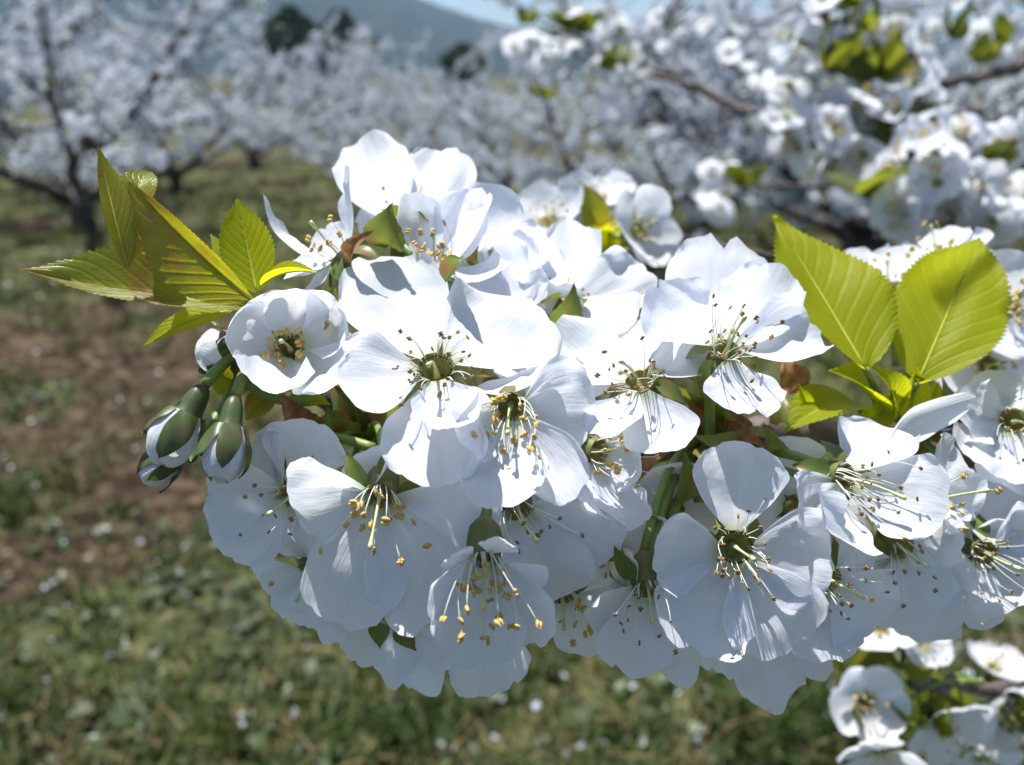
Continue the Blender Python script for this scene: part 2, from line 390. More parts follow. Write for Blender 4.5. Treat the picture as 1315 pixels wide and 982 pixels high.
def ground_mat():
    m, nt, N, L = mat('orchard soil and turf')
    out = N.new('ShaderNodeOutputMaterial'); p = N.new('ShaderNodeBsdfPrincipled'); p.inputs['Roughness'].default_value = 0.95; p.inputs['Specular IOR Level'].default_value = 0.1
    L.new(p.outputs[0], out.inputs[0]); tc = N.new('ShaderNodeTexCoord')
    def nz(s, d=5):
        n = N.new('ShaderNodeTexNoise'); n.inputs['Scale'].default_value = s; n.inputs['Detail'].default_value = d; L.new(tc.outputs['Object'], n.inputs['Vector']); return n.outputs[0]
    soil = ramp(N, [(0.36, (0.012, 0.008, 0.005)), (0.5, (0.046, 0.031, 0.018)), (0.66, (0.11, 0.082, 0.052))]); L.new(nz(17, 9), soil.inputs[0])
    turf = ramp(N, [(0.3, (0.022, 0.030, 0.010)), (0.5, (0.060, 0.068, 0.026)), (0.72, (0.135, 0.118, 0.06))]); L.new(nz(14), turf.inputs[0])
    at_ = N.new('ShaderNodeAttribute'); at_.attribute_name = 'soil'
    ad = N.new('ShaderNodeMath'); ad.operation = 'SUBTRACT'; L.new(nz(7, 6), ad.inputs[0]); L.new(at_.outputs['Fac'], ad.inputs[1])
    f = ramp(N, [(0.0, (0, 0, 0)), (0.35, (1, 1, 1))]); L.new(ad.outputs[0], f.inputs[0])
    x = N.new('ShaderNodeMix'); x.data_type = 'RGBA'; L.new(f.outputs[0], x.inputs['Factor']); L.new(soil.outputs[0], x.inputs['A']); L.new(turf.outputs[0], x.inputs['B'])
    L.new(x.outputs['Result'], p.inputs['Base Color'])
    b = N.new('ShaderNodeBump'); b.inputs['Distance'].default_value = 0.03; b.inputs['Strength'].default_value = 0.9; L.new(nz(24, 6), b.inputs['Height']); L.new(b.outputs[0], p.inputs['Normal'])
    return m
M['ground'] = ground_mat()
def bare(x, y):                               # worn brown soil: a strip beside the row and patches
    d = math.exp(-((x+1.95+0.15*(y-3))/0.85)**2)*math.exp(-((y-3.2)/1.0)**2)*1.6
    d *= 0.42 + 1.3*noise.noise(Vector((x*2.9, y*2.9, 8)))
    return max(0, d) + max(0, noise.noise(Vector((x*1.3+5, y*1.3, 2)))*1.3 - 0.15)
gme = mb.mesh('ground', [M['ground']])
ca = gme.attributes.new('soil', 'FLOAT', 'POINT')
ca.data.foreach_set('value', [min(1, bare(v[0], v[1])*1.3) if abs(v[0]) < 12 and v[1] < 14 else 0.2 for v in mb.v])
tag(link('ground', gme), kind='structure')

rng = random.Random(11)
def in_view(x, y, m=0.35):
    return y > 0.75 and abs(x) < 0.72*y + m
# grass blades and weeds: too many to count
GB, WB, SB = MB(), MB(), MB()
def blade(mb, x, y, h, w_, lean, az):
    z = gh(x, y)-0.004; c, s = math.cos(az), math.sin(az); px, py = -s*w_, c*w_
    m_ = (x+c*lean*h*0.35, y+s*lean*h*0.35, z+h*0.6); t_ = (x+c*lean*h, y+s*lean*h, z+h*(1-0.25*lean))
    mb.add([(x-px, y-py, z), (x+px, y+py, z), (m_[0]+px*.8, m_[1]+py*.8, m_[2]), (m_[0]-px*.8, m_[1]-py*.8, m_[2]), t_], [(0, 1, 2, 3), (3, 2, 4)])
n = 0
while n < 56000:
    y = 0.8 + 9.5*rng.random()**1.7; x = rng.uniform(-1, 1)*(0.72*y+0.9)
    if bare(x, y) > rng.uniform(0.15, 0.7): n += 0.3; continue
    k = rng.randint(3, 7); n += k
    tall = 0.45 + 1.5*max(0, noise.noise(Vector((x*2.2, y*2.2, 7)))+0.2)
    dry = rng.random() < 0.20 + 0.8*max(0, noise.noise(Vector((x*2.1, y*2.1, 20))))
    for _ in range(k):
        blade(SB if dry else GB, x+rng.gauss(0, .02), y+rng.gauss(0, .02), rng.uniform(0.04, 0.15)*tall, rng.uniform(0.0014, 0.0034)*(1+0.12*y), rng.uniform(0.1, 1.0), rng.uniform(0, 6.28))
n = 0
while n < 22000:                              # low broad-leaved weeds
    y = 0.8 + 7.5*rng.random()**1.7; x = rng.uniform(-1, 1)*(0.72*y+0.9)
    if bare(x, y) > rng.uniform(0.15, 0.8): n += 0.3; continue
    k = rng.randint(5, 14); n += k; h0 = rng.uniform(0.008, 0.06); zz = gh(x, y)
    for _ in range(k):
        c = Vector((x+rng.gauss(0, .03), y+rng.gauss(0, .03), zz + rng.uniform(0.004, h0)))
        nn = Vector((rng.gauss(0, .5), rng.gauss(0, .5), 1)).normalized(); a = nn.orthogonal().normalized()
        a = (Matrix.Rotation(rng.uniform(0, 6.28), 3, nn) @ a); b = nn.cross(a); r = rng.uniform(0.006, 0.018)
        WB.add([c-a*r*1.5, c-a*r*.3+b*r*.7, c+a*r*.7+b*r*.55, c+a*r*1.4, c+a*r*.7-b*r*.55, c-a*r*.3-b*r*.7], [(0, 1, 2, 3), (0, 3, 4, 5)])
M['grass'] = thin('grass', (0.046, 0.082, 0.014), (0.09, 0.125, 0.012), 0.3, 0.55, 0.25, island=0.45)
M['weed'] = thin('weed leaves', (0.062, 0.085, 0.032), (0.085, 0.105, 0.022), 0.25, 0.45, 0.35, island=0.6)
M['straw'] = thin('dry grass', (0.20, 0.155, 0.075), (0.19, 0.15, 0.07), 0.2, 0.8, 0.1, island=0.4)
tag(GB.build('grass', M['grass'], smooth=False), 'green grass blades growing in tufts over the orchard floor', 'grass', kind='stuff')
tag(WB.build('weeds', M['weed'], smooth=False), 'low broad-leaved weeds spread over the orchard floor', 'weeds', kind='stuff')
tag(SB.build('dry_grass', M['straw'], smooth=False), 'straw-coloured dry grass blades among the green turf', 'dry grass', kind='stuff')
FP = MB()
for i in range(400):                         # fallen petals
    y = 0.9 + 6*rng.random()**1.6; x = rng.uniform(-1, 1)*(0.72*y+0.2)
    c = Vector((x, y, gh(x, y)+rng.uniform(0.006, 0.045))); nn = Vector((rng.gauss(0, .45), rng.gauss(0, .45), 1)).normalized()
    a = Matrix.Rotation(rng.uniform(0, 6.28), 3, nn) @ nn.orthogonal().normalized(); b = nn.cross(a); r = rng.uniform(0.005, 0.009)
    ring = [c+a*r*math.cos(t)*1.15+b*r*math.sin(t)*0.85+nn*r*0.3*abs(math.cos(t)) for t in [math.pi*k/4 for k in range(8)]]
    FP.add([c]+ring, [(0, 1+k, 1+(k+1) % 8) for k in range(8)])
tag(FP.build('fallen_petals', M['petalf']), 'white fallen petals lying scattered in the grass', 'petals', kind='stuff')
CL = MB()
for i in range(9000):                         # clods and pebbles on the bare soil
    y = 1.0+5.5*rng.random(); x = rng.uniform(-1, 1)*(0.72*y+0.2)
    if bare(x, y) < 0.25: continue
    c = Vector((x, y, gh(x, y)+0.002)); r = rng.uniform(0.008, 0.034)*rng.random()**0.6
    p = [c+Vector((r*math.cos(t)*rng.uniform(.7, 1.2), r*math.sin(t)*rng.uniform(.7, 1.2), rng.uniform(-.2, .1)*r)) for t in [k*1.2566 for k in range(5)]]
    p += [c+Vector((rng.uniform(-.3, .3)*r, rng.uniform(-.3, .3)*r, r*rng.uniform(.5, .9)))]
    CL.add(p, [(k, (k+1) % 5, 5) for k in range(5)])
M['clod'] = solid('soil clods', (0.030, 0.020, 0.012), (0.12, 0.088, 0.058), 20, 0.95, 0.1)
tag(CL.build('soil_clods', M['clod'], smooth=False), 'brown soil clods on the bare patch of the orchard floor', 'clods', kind='stuff')

# ------------------------------------------------------------------ hill and far woodland
mb = MB(); nx_, ny_ = 120, 26
vs_ = []
for j in range(ny_):
    for i in range(nx_):
        x = -900+1800*i/(nx_-1); t = j/(ny_-1); y = 420+560*t
        rid = 26 + 135*(1-ss(-330, 90, x)) + 10*math.sin(x*0.012) + 40*ss(200, 800, x)
        z = rid*math.sin(min(1, t*1.25)*math.pi/2)*(1-0.3*max(0, t-0.8)) + 7*noise.noise(Vector((x*.02, y*.02, 0))) + 3*noise.noise(Vector((x*.07, y*.07, 4)))
        vs_.append((x, y, z*ss(0, .08, t)-1))
mb.add(vs_, [(j*nx_+i, j*nx_+i+1, (j+1)*nx_+i+1, (j+1)*nx_+i) for j in range(ny_-1) for i in range(nx_-1)])
M['hill'] = solid('wooded hill', (0.010, 0.018, 0.012), (0.026, 0.036, 0.022), 0.05, 0.95, 0.1, 3.0, 0.12)
tag(mb.build('hill', M['hill']), kind='structure')

def dark_tree(label, x, y, h, wd, seed, group):
    rng = random.Random(seed); root = tag(link('evergreen_tree', None, None, (x, y, gh(x, y))), label, 'tree', group)
    mb = MB(); tube(mb, [(0, 0, -.1), (0.05, 0, h*.4), (0, 0, h*.85)], [h*.03, h*.022, h*.006], 7); mb.build('trunk', M['barkt'], root)
    mb = MB()
    for i in range(2600):
        t = rng.random()**0.8; r = wd*(0.25+0.9*math.sin(math.pi*min(1, (t*0.9+0.12)))**0.8)*0.5*rng.uniform(.55, 1.05)*(1+.25*math.sin(seed+t*9))
        a = rng.uniform(0, 6.28); c = Vector((math.cos(a)*r, math.sin(a)*r, h*(0.12+0.88*t)))
        nn = Vector((rng.gauss(0, 1), rng.gauss(0, 1), rng.gauss(0, 1))).normalized(); p = nn.orthogonal()*h*.035*rng.uniform(.6, 1.3); q = nn.cross(p)*.6
        mb.add([c-p, c+q, c+p, c-q], [(0, 1, 2, 3)])
    mb.build('crown', M['evergreen'], root, smooth=False)
M['evergreen'] = thin('evergreen leaves', (0.022, 0.045, 0.016), (0.03, 0.06, 0.01), 0.2, 0.6, 0.2, island=0.4)
dark_tree('round dark evergreen tree standing alone under the hill', -2.4, 42, 2.6, 2.0, 1, 'evergreens behind the orchard')
dark_tree('tall dark evergreen above the blossoming row', -11.6, 46, 4.5, 3.0, 2, 'evergreens behind the orchard')
dark_tree('broad dark evergreen beside the tall one above the row', -10.2, 52, 4.7, 3.4, 3, 'evergreens behind the orchard')

# ------------------------------------------------------------------ orchard trees in blossom
def grow_tree(seed, H=3.4, spreadf=1.0, nblos=13000, trunk_h=0.42, petr=0.0235):
    rng = random.Random(seed); T = MB(); limbs = []; tw = []
    lean = Vector((rng.uniform(-.1, .1), rng.uniform(-.1, .1), 0))
    p0 = Vector((0, 0, -0.05)); p1 = Vector((lean.x, lean.y, trunk_h))
    tube(T, [p0+Vector((0, 0, -.05)), p0*.6+p1*.4, p1], [0.15, 0.10, 0.085], 9)
    nl = rng.randint(5, 6)
    for k in range(nl):
        mb = MB(); az = 2*math.pi*k/nl + rng.uniform(-.35, .35); el = rng.uniform(0.22, 1.1)
        d = Vector((math.cos(az)*math.cos(el), math.sin(az)*math.cos(el), math.sin(el)))
        L_ = H*rng.uniform(.62, .8)*spreadf
        a = p1 - Vector((0, 0, rng.uniform(0.05, .25))); b = a+d*L_*.5+Vector((0, 0, -.05)); c = a+d*L_+Vector((0, 0, .35*L_*rng.random()))
        pts = wob(bez(a, b, c, 9), .05, rng); tube(mb, pts, [0.062-.0062*i for i in range(9)], 7)
        tw.append((pts, .5))
        for j in range(11):
            i = rng.randint(2, 8); s = pts[i]; q = rng.uniform(0, 6.28)
            dd = (d*0.5 + Vector((math.cos(q), math.sin(q), rng.uniform(-.35, .9)))).normalized(); l2 = rng.uniform(.5, 1.15)*spreadf
            p2 = wob(bez(s, s+dd*l2*.5, s+dd*l2+Vector((0, 0, .12*rng.uniform(-1, 1.2))), 6), .025, rng)
            tube(mb, p2, [0.017, .015, .013, .010, .008, .005], 5); tw.append((p2, 1.0))
            for m in range(3):
                s2 = p2[rng.randint(1, 5)]; d3 = (dd + Vector((rng.gauss(0, .6), rng.gauss(0, .6), rng.gauss(0.1, .6)))).normalized(); l3 = rng.uniform(.2, .5)
                p3 = wob(bez(s2, s2+d3*l3*.5, s2+d3*l3, 4), .012, rng); tube(mb, p3, [.007, .006, .005, .003], 4); tw.append((p3, 1.0))
        limbs.append(mb)
    W = [sum((p[i+1]-p[i]).length for i in range(len(p)-1))*wgt for p, wgt in tw]
    tot = sum(W); C = MB(); Lf = MB()
    ncl = nblos//6
    for p, wt in zip([t[0] for t in tw], W):
        for _ in range(int(ncl*wt/tot + rng.random())):
            t = rng.random()*(len(p)-1.001); i = int(t); c0 = p[i].lerp(p[i+1], t-i)
            if c0.z < 0.34: continue
            if noise.noise(c0*3.1+Vector((seed, 0, 0))) < -.12: continue
            for q in range(rng.randint(5, 11)):
                nn = Vector((rng.gauss(0, 1), rng.gauss(0, 1), rng.gauss(0.1, 1))).normalized(); c = c0+nn*rng.uniform(.015, .085)
                a = nn.orthogonal().normalized(); a = Matrix.Rotation(rng.uniform(0, 6.28), 3, nn) @ a; b = nn.cross(a); r = petr*rng.uniform(.75, 1.15)
                C.add([c]+[c+(a*math.cos(1.2566*k)+b*math.sin(1.2566*k))*r+nn*r*.45 for k in range(5)], [(0, 1+k, 1+(k+1) % 5) for k in range(5)])
            if rng.random() < .30:
                for _q in range(3):
                    nn = Vector((rng.gauss(0, 1), rng.gauss(0, 1), rng.gauss(.6, 1))).normalized(); a = nn.orthogonal().normalized()*.028*rng.uniform(.6, 1.2); b = nn.cross(a)*.45; c = c0+nn*.04
                    Lf.add([c-a, c+b, c+a, c-b], [(0, 1, 2, 3)])
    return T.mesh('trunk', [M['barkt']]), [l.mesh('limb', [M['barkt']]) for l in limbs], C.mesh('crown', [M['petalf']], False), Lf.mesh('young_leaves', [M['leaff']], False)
VAR = [grow_tree(5), grow_tree(8, 3.2, 1.05), grow_tree(13, 3.6, .95), grow_tree(21, 3.1, 1.1, 13000)]
def tree(label, x, y, var, rz, sc=1.0, group='cherry trees of the orchard'):
    t, ls, c, lf = VAR[var]
    root = tag(link('cherry_tree', None, None, (x, y, gh(x, y))), label, 'tree', group)
    root.rotation_euler.z = rz; root.scale = (sc, sc, sc)
    link('trunk', t, root)
    for l in ls: link('limb', l, root)
    link('crown', c, root); link('young_leaves', lf, root)
def gx(px, d): return (px-CX)/FPX*(d*math.cos(PITCH)+CAM.z*math.sin(PITCH))
tree('blossoming cherry tree with a dark trunk behind the leafy shoot tip', gx(108, 6.7), 6.7, 0, R(20), .95)
tree('blossoming cherry tree next in the row beyond the dark trunk', gx(330, 11.6), 11.6, 1, R(100), .78)
tree('blossoming cherry tree at the edge of the gap below the hill', gx(470, 13.4), 13.4, 2, R(200), 0.56)
tree('small blossoming cherry tree in front of the lone round evergreen', gx(600, 17), 17, 1, R(290), 0.40)
tree('wide blossoming cherry tree filling the space above the sharp blossoms', gx(900, 6.2), 6.2, 3, R(40), .72)
tree('blossoming cherry tree behind the pair of serrated leaves', gx(1090, 5.4), 5.4, 1, R(150), .86)
tree('blossoming cherry tree half hidden behind the dense blurred blossom cluster', gx(1400, 5.0), 5.0, 2, R(310), .95)
for (px, d, v, rz, sc, lab) in [
    (-620, 7.0, 1, 40, .9, 'pale cherry tree at the far end of the row from the gap'), (-150, 8.5, 3, 10, .9, 'pale cherry tree standing beside and behind the dark-trunked one'), (120, 13, 2, 70, .85, 'pale cherry tree seen through the crown of the dark-trunked one'),
    (230, 9.3, 0, 130, .68, 'low cherry tree between the dark-trunked one and the next in the row'), (420, 17, 3, 190, .7, 'far cherry tree below the pair of tall evergreens'),
    (520, 19, 0, 60, .5, 'farthest small cherry tree under the slope of the hill'), (700, 5.6, 0, 200, .42, 'low spreading cherry tree under the leaf tufts of the sky gap'),
    (570, 10, 2, 20, .45, 'low cherry tree just below the round evergreen'), (500, 8.6, 1, 250, .50, 'low cherry tree rising behind the highest backlit petals'),
    (620, 8, 3, 120, .42, 'low cherry tree between the highest petals and the sky gap'), (790, 5.0, 2, 80, .44, 'low cherry tree behind the bronze-leaved blurred spray'),
    (930, 10, 2, 300, .75, 'cherry tree seen beyond the end of the thin crossing twig'), (1180, 9, 0, 80, .9, 'cherry tree mostly hidden by the dense blurred cluster'),
    (1420, 9, 3, 210, .95, 'cherry tree showing through gaps of the upper corner twig'), (740, 19, 1, 15, .45, 'far small cherry tree showing under the sky gap')]:
    tree(lab, gx(px, d), d, v, R(rz), sc, 'further rows of cherry trees')

# ------------------------------------------------------------------ blurred branches between the trees and the blossoms
def mid_mesh(seed):
    rng = random.Random(seed); mb = MB(); r0 = rng.uniform(0, 6)
    op = rng.uniform(.55, .95)
    for k in range(5):
        t = r0+1.2566*k; e = op*rng.uniform(.85, 1.1)*math.pi/2
        d = Vector((math.cos(t)*math.sin(e), math.sin(t)*math.sin(e), math.cos(e)))
        petal_patch(mb, Vector((math.cos(t)*.002, math.sin(t)*.002, 0)), d*.0175*rng.uniform(.9, 1.1), Vector((0, 0, 1)), .0165, seed=seed*9+k, nu=7, nv=7, ruffle=.06, notch=.08)
    for k in range(12):
        d = Vector((rng.gauss(0, .4), rng.gauss(0, .4), 1)).normalized()
        tube(mb, [Vector((0, 0, 0)), d*.010], [.00025, .0002], 4, 0); tube(mb, [d*.0095, d*.0112], [.0007, .0006], 5, 1)
    tube(mb, [Vector((0, 0, .0006)), Vector((0, 0, -.003)), Vector((0, 0, -.007)), Vector((0, 0, -.022))], [.0024, .0029, .0012, .0008], 7, 2)
    return mb.mesh('blossom', [M['petal'], M['antherY'], M['calyx']])
MID = [mid_mesh(s) for s in range(9)]
LEAFM = []
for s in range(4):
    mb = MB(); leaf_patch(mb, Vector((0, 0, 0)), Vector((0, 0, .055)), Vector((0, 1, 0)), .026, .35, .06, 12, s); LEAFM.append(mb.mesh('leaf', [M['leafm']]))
def twig(label, pts, r0, r1, group='blurred twigs behind the blossoms', name='cherry_twig', seed=0, m='bark'):
    P = [at(*p) for p in pts]; rng = random.Random(seed); fine = []
    for i in range(len(P)-1):
        for k in range(5): fine.append(P[i].lerp(P[i+1], k/5))
    fine.append(P[-1]); ln = len(fine)
    fine = wob(fine, (P[0]-P[-1]).length*.006, rng)
    root = tag(link(name, None, None, fine[0]), label, 'twig', group)
    mb = MB(); tube(mb, [p-fine[0] for p in fine], [(r0+(r1-r0)*i/(ln-1))*rng.uniform(.9, 1.12) for i in range(ln)], 8); mb.build('wood', M[m], root)
    return root, fine
def sprig(root, c, n, seed, sc=1.0):
    """young leaves as parts of their twig"""
    rng = random.Random(seed)
    for k in range(n):
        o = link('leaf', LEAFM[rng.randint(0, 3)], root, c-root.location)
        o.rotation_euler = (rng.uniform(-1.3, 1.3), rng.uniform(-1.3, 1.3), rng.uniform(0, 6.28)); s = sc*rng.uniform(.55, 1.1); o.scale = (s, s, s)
def cluster(label, group, blobs, seed, sc=1.0):
    """blobs: (px, py, D, radius px, count)"""
    rng = random.Random(seed)
    for (px, py, D, rp, n) in blobs:
        for _ in range(n):
            a = rng.uniform(0, 6.28); r = rp*math.sqrt(rng.random())
            p = at(px+r*math.cos(a), py+r*math.sin(a), D*(1+rng.uniform(-.05, .05)))
            o = tag(link('cherry_blossom', MID[rng.randint(0, 8)], None, p), label, 'blossom', group)
            nn = cv(math.cos(a)*.9+rng.gauss(0, .3), -math.sin(a)*.9+rng.gauss(-.1, .3), rng.uniform(-.1, 1.0))
            o.rotation_euler = nn.to_track_quat('Z', 'Y').to_euler(); s = sc*rng.uniform(1.0, 1.25); o.scale = (s, s, s)
D1 = .62
t, f = twig('dark blurred twig carrying the dense cluster above the serrated leaves', [(1450, 240, .95), (1290, 200, .80), (1180, 150, .76), (1120, 110, .74), (1050, 60, .74)], .010, .005)
sprig(t, at(1060, 90, D1*.97), 9, 1, .8); sprig(t, at(1125, 100, D1*.97), 10, 2, .8); sprig(t, at(1120, 40, D1), 5, 41, .7); sprig(t, at(1150, 180, D1), 6, 42, .8); sprig(t, at(1105, 5, D1), 4, 3, .8)
cluster('blurred white blossom in the dense cluster above the two serrated leaves', 'dense blurred cluster', [(1035, 60, D1, 26, 8), (1075, 25, D1, 24, 7), (1020, 105, D1, 18, 4), (1160, 72, D1, 26, 7), (1185, 105, D1, 22, 5), (1085, 145, D1, 26, 8), (1045, 190, D1, 34, 7), (1085, 200, D1, 26, 5), (1135, 150, D1, 20, 3), (1175, 140, D1, 22, 4), (1010, 160, D1, 18, 3), (1125, 195, D1, 18, 3)], 5)
D2 = .52
t, f = twig('blurred twig lit along its top reaching into the cluster over the broad leaf', [(1420, 195, .72), (1315, 207, .64), (1240, 225, .62), (1190, 235, .61)], .004, .002)
sprig(t, at(1230, 215, D2), 8, 4, .7); sprig(t, at(1215, 265, D2), 4, 6, .6); sprig(t, at(1105, 250, D2), 4, 7, .9); sprig(t, at(1300, 285, D2), 4, 8, .7)
cluster('blurred white blossom in the cluster just over the broad shaded leaf', 'blurred cluster over the broad leaf', [(1175, 205, D2, 24, 5), (1205, 180, D2, 20, 4), (1160, 240, D2, 18, 3), (1250, 190, D2, 22, 4), (1180, 280, D2, 24, 5), (1215, 250, D2, 26, 4), (1265, 260, D2, 30, 6), (1240, 290, D2, 24, 5), (1300, 180, D2, 18, 3)], 6)
D3 = .85
t, f = twig('thin blurred twig crossing below the dense cluster', [(1180, 236, .86), (1095, 237, .85), (1040, 240, .85), (975, 238, .84)], .0036, .0026)
sprig(t, at(962, 238, D3), 6, 9, .7)
cluster('blurred greyish blossom on the end of the thin crossing twig', 'blossoms on the thin twig end', [(930, 215, D3, 20, 4), (935, 255, D3, 20, 4), (915, 270, D3, 12, 2)], 7)
t, f = twig('thin blurred twig bending down towards the dense cluster', [(830, 95, 1.0), (900, 112, .98), (950, 140, .95), (1000, 150, .93), (1070, 140, .9)], .003, .006)
t, f = twig('long blurred twig in the upper corner with blossoms along it', [(1480, 40, 1.1), (1315, 85, 1.0), (1260, 98, .98), (1200, 108, .95), (1150, 120, .92)], .0095, .005)
sprig(t, at(1225, 50, 1.0), 4, 10, .9); sprig(t, at(1250, 80, 1.0), 4, 11, .8); sprig(t, at(1290, 60, 1.0), 3, 12, .8)
cluster('blurred blossom along the long twig in the upper corner', 'blossoms on the upper corner twig', [(1250, 15, 1.05, 26, 5), (1295, 45, 1.05, 26, 5), (1215, 30, 1.05, 18, 3), (1300, 118, 1.0, 22, 4), (1262, 145, 1.0, 20, 3)], 8)
t, f = twig('slanting dark twig below the long corner twig', [(1460, 300, 1.0), (1315, 260, .95), (1275, 180, .93), (1245, 135, .93)], .010, .006)
t, f = twig('blurred twig with leaf tufts against the sky gap', [(930, 130, 1.35), (850, 95, 1.3), (790, 70, 1.28), (735, 45, 1.25), (690, 30, 1.24)], .005, .0022)
sprig(t, at(735, 38, 1.25), 8, 13, 1.0); sprig(t, at(678, 28, 1.24), 5, 14, .8); sprig(t, at(792, 82, 1.27), 7, 15, 1.0); sprig(t, at(690, 120, 1.24), 4, 16, .8)
cluster('blurred blossom around the leaf tufts against the sky', 'blossoms by the sky gap', [(705, 50, 1.25, 28, 6), (760, 30, 1.25, 26, 5), (790, 50, 1.27, 30, 6), (830, 85, 1.3, 30, 6), (745, 75, 1.25, 22, 4), (865, 30, 1.3, 26, 6), (925, 45, 1.3, 26, 6), (955, 100, 1.2, 24, 5), (675, 60, 1.25, 16, 3)], 9)

# ------------------------------------------------------------------ the sharp foreground branch
def mm(px, py, D): return at(px, py, D*0.001)
SP1, SP2, SP3, SP4, SP0 = mm(470, 565, 176), mm(905, 565, 172), mm(1175, 560, 184), mm(690, 500, 186), mm(345, 440, 163)
def F(label, c, ax, pets, spur, st=(20, 12.0, 'Y', None), seed=0, tilt=0, **k):
    C = mm(*c); A = cv(*ax); out = []
    for p in pets:
        tx, ty, dD, wp = p[:4]; o = dict(p[4]) if len(p) > 4 else {}
        dD += math.tan(R(tilt))*(c[1]-ty)*c[2]/FPX
        D = c[2]+dD
        T = mm(tx, ty, D)
        if 'b' in o: o['base'] = mm(*o.pop('b'))
        if 'n' in o: o['N'] = cv(*o.pop('n'))
        base = dict(bend=0.09, cup=0.12, ruffle=0.05, notch=0.05); base.update(o)
        rp = random.Random(seed*101+int(tx)); base['curl'] = base.get('curl', 0) + rp.uniform(-.22, .20); base['asym'] = base.get('asym', 0) + rp.uniform(-.4, .4)
        base['bend'] += rp.uniform(-.04, .05); base['ruffle'] *= rp.uniform(.8, 1.7); base['cup'] *= rp.uniform(.6, 1.5)
        out.append((T, wp*(0.90 if 19 <= seed <= 23 else 1.07)*(c[2]+dD*0.5)*0.001/FPX, base))
    st = list(st)
    if st[3]: st[3] = cv(*st[3])
    return blossom(label, C, A, out, spur, tuple(st), seed, **k)

F('large wide-open central blossom with dark brown anthers and a deep green eye', (560, 474, 140), (0.02, 0.75, 1), [
  (478, 318, 4, 140, dict(notch=.09, bend=.07)), (684, 388, 3, 168, dict(notch=.03, bend=.05, cup=.10)), (436, 492, -3, 132, dict(notch=.10, ruffle=.05)),
  (548, 620, -3, 128, dict(bend=.10)), (588, 556, -13, 84, dict(bend=.16, cup=.3))], SP4, (26, 11.5, 'B', (0.05, .15, 1)), 1, spread=.75, cup_r=.0034, tilt=30)
F('backlit blossom seen from behind, its two broad petals standing highest of all', (520, 292, 172), (0.05, .55, -.75), [
  (466, 172, 4, 98, dict(notch=.02, n=(0, .3, 1), bend=.05, cup=.05)), (578, 178, 6, 98, dict(notch=.05, n=(0, .3, 1), bend=.05, cup=.06)), (512, 205, 8, 60, dict(n=(0, 0, 1))),
  (470, 290, 10, 60), (590, 285, 12, 60)], SP4, (8, 10, 'B', None), 2, sepals=5, tilt=30)
F('upright cup blossom with tall petals round pale stamens under the highest petals', (558, 352, 163), (.12, .85, .45), [
  (530, 246, 0, 60, dict(cup=.25)), (612, 228, 2, 66, dict(cup=.25, curl=-.15)), (570, 240, 9, 75), (655, 330, -2, 70, dict(bend=.14)), (622, 268, 6, 44)], SP4, (16, 11.5, 'Y', (0, .95, .35)), 3, spread=.4, tilt=10)
F('sideways blossom with narrow pointed petals beside the leafy shoot', (438, 330, 162), (-.65, .65, .1), [
  (334, 272, -2, 52, dict(notch=-.08, cup=.25)), (436, 221, 2, 52, dict(notch=-.1, cup=.3)), (362, 352, -5, 56, dict(cup=.2)), (388, 378, 2, 56), (410, 300, 14, 60)], SP0, (8, 11, 'Y', (-.6, .75, .2)), 4, spread=.35)
F('half-open goblet-shaped blossom hiding its yellow anthers inside', (372, 446, 154), (.12, .30, 1), [
  (302, 420, -11, 94, dict(bend=.28, cup=.34, notch=-.04)), (362, 366, -6, 100, dict(bend=.24, cup=.3, notch=.02)), (436, 398, -9, 88, dict(bend=.26, cup=.34, notch=-.06)),
  (432, 470, -17, 96, dict(bend=.26, cup=.34, notch=-.03)), (338, 478, -18, 96, dict(bend=.26, cup=.34, notch=-.03))], SP0, (14, 9, 'Y', (.1, .2, 1)), 5, spread=.3)
F('hanging blossom full of yellow anthers just below the large central one', (655, 522, 135), (-.12, -.22, 1), [
  (592, 560, -9, 90, dict(bend=.16, cup=.22)), (768, 512, 2, 128, dict(notch=.02, bend=.06)), (655, 474, 6, 130, dict(bend=.04)),
  (640, 642, -9, 110, dict(bend=.13)), (738, 640, -5, 84, dict(bend=.12, cup=.2, notch=.0))], SP4, (22, 11.5, 'Y', (-.12, -.55, .9)), 6, spread=.6, tilt=12, sepals=0)
F('blossom with fine dark anthers and one cupped petal hanging over the stalks', (822, 492, 148), (-.28, .65, .8), [
  (706, 420, 2, 100, dict(notch=.02)), (790, 398, 8, 110), (892, 425, 4, 104, dict(bend=.12)), (866, 582, -6, 92, dict(bend=.16, cup=.26)), (768, 545, -10, 66, dict(bend=.12, cup=.25))],
  SP2, (20, 11.5, 'B', (-.5, .35, .8)), 7, spread=.6, tilt=35)
F('backlit blossom seen from behind with a brown-flushed calyx', (728, 390, 172), (.1, .75, -.55), [
  (736, 270, 3, 76, dict(n=(0, .2, 1), notch=-.03)), (840, 338, 0, 88, dict(n=(0, .3, 1), notch=.06, bend=.05)), (686, 298, 5, 56, dict(n=(0, .2, 1))), (800, 420, -8, 100, dict(n=(0, .6, .8), bend=.03)), (640, 275, 12, 64, dict(n=(.3, .2, 1)))], SP4, (6, 10, 'B', None), 8, tilt=30)
F('small crumpled blossom squeezed between the backlit and the upright one', (668, 400, 168), (-.2, .8, .35), [
  (636, 290, 4, 62, dict(ruffle=.08)), (690, 345, -2, 66), (612, 350, 0, 60), (660, 300, 8, 60, dict(ruffle=.08))], SP4, (0, 9, 'B', None), 9, pistil=False, tilt=10)
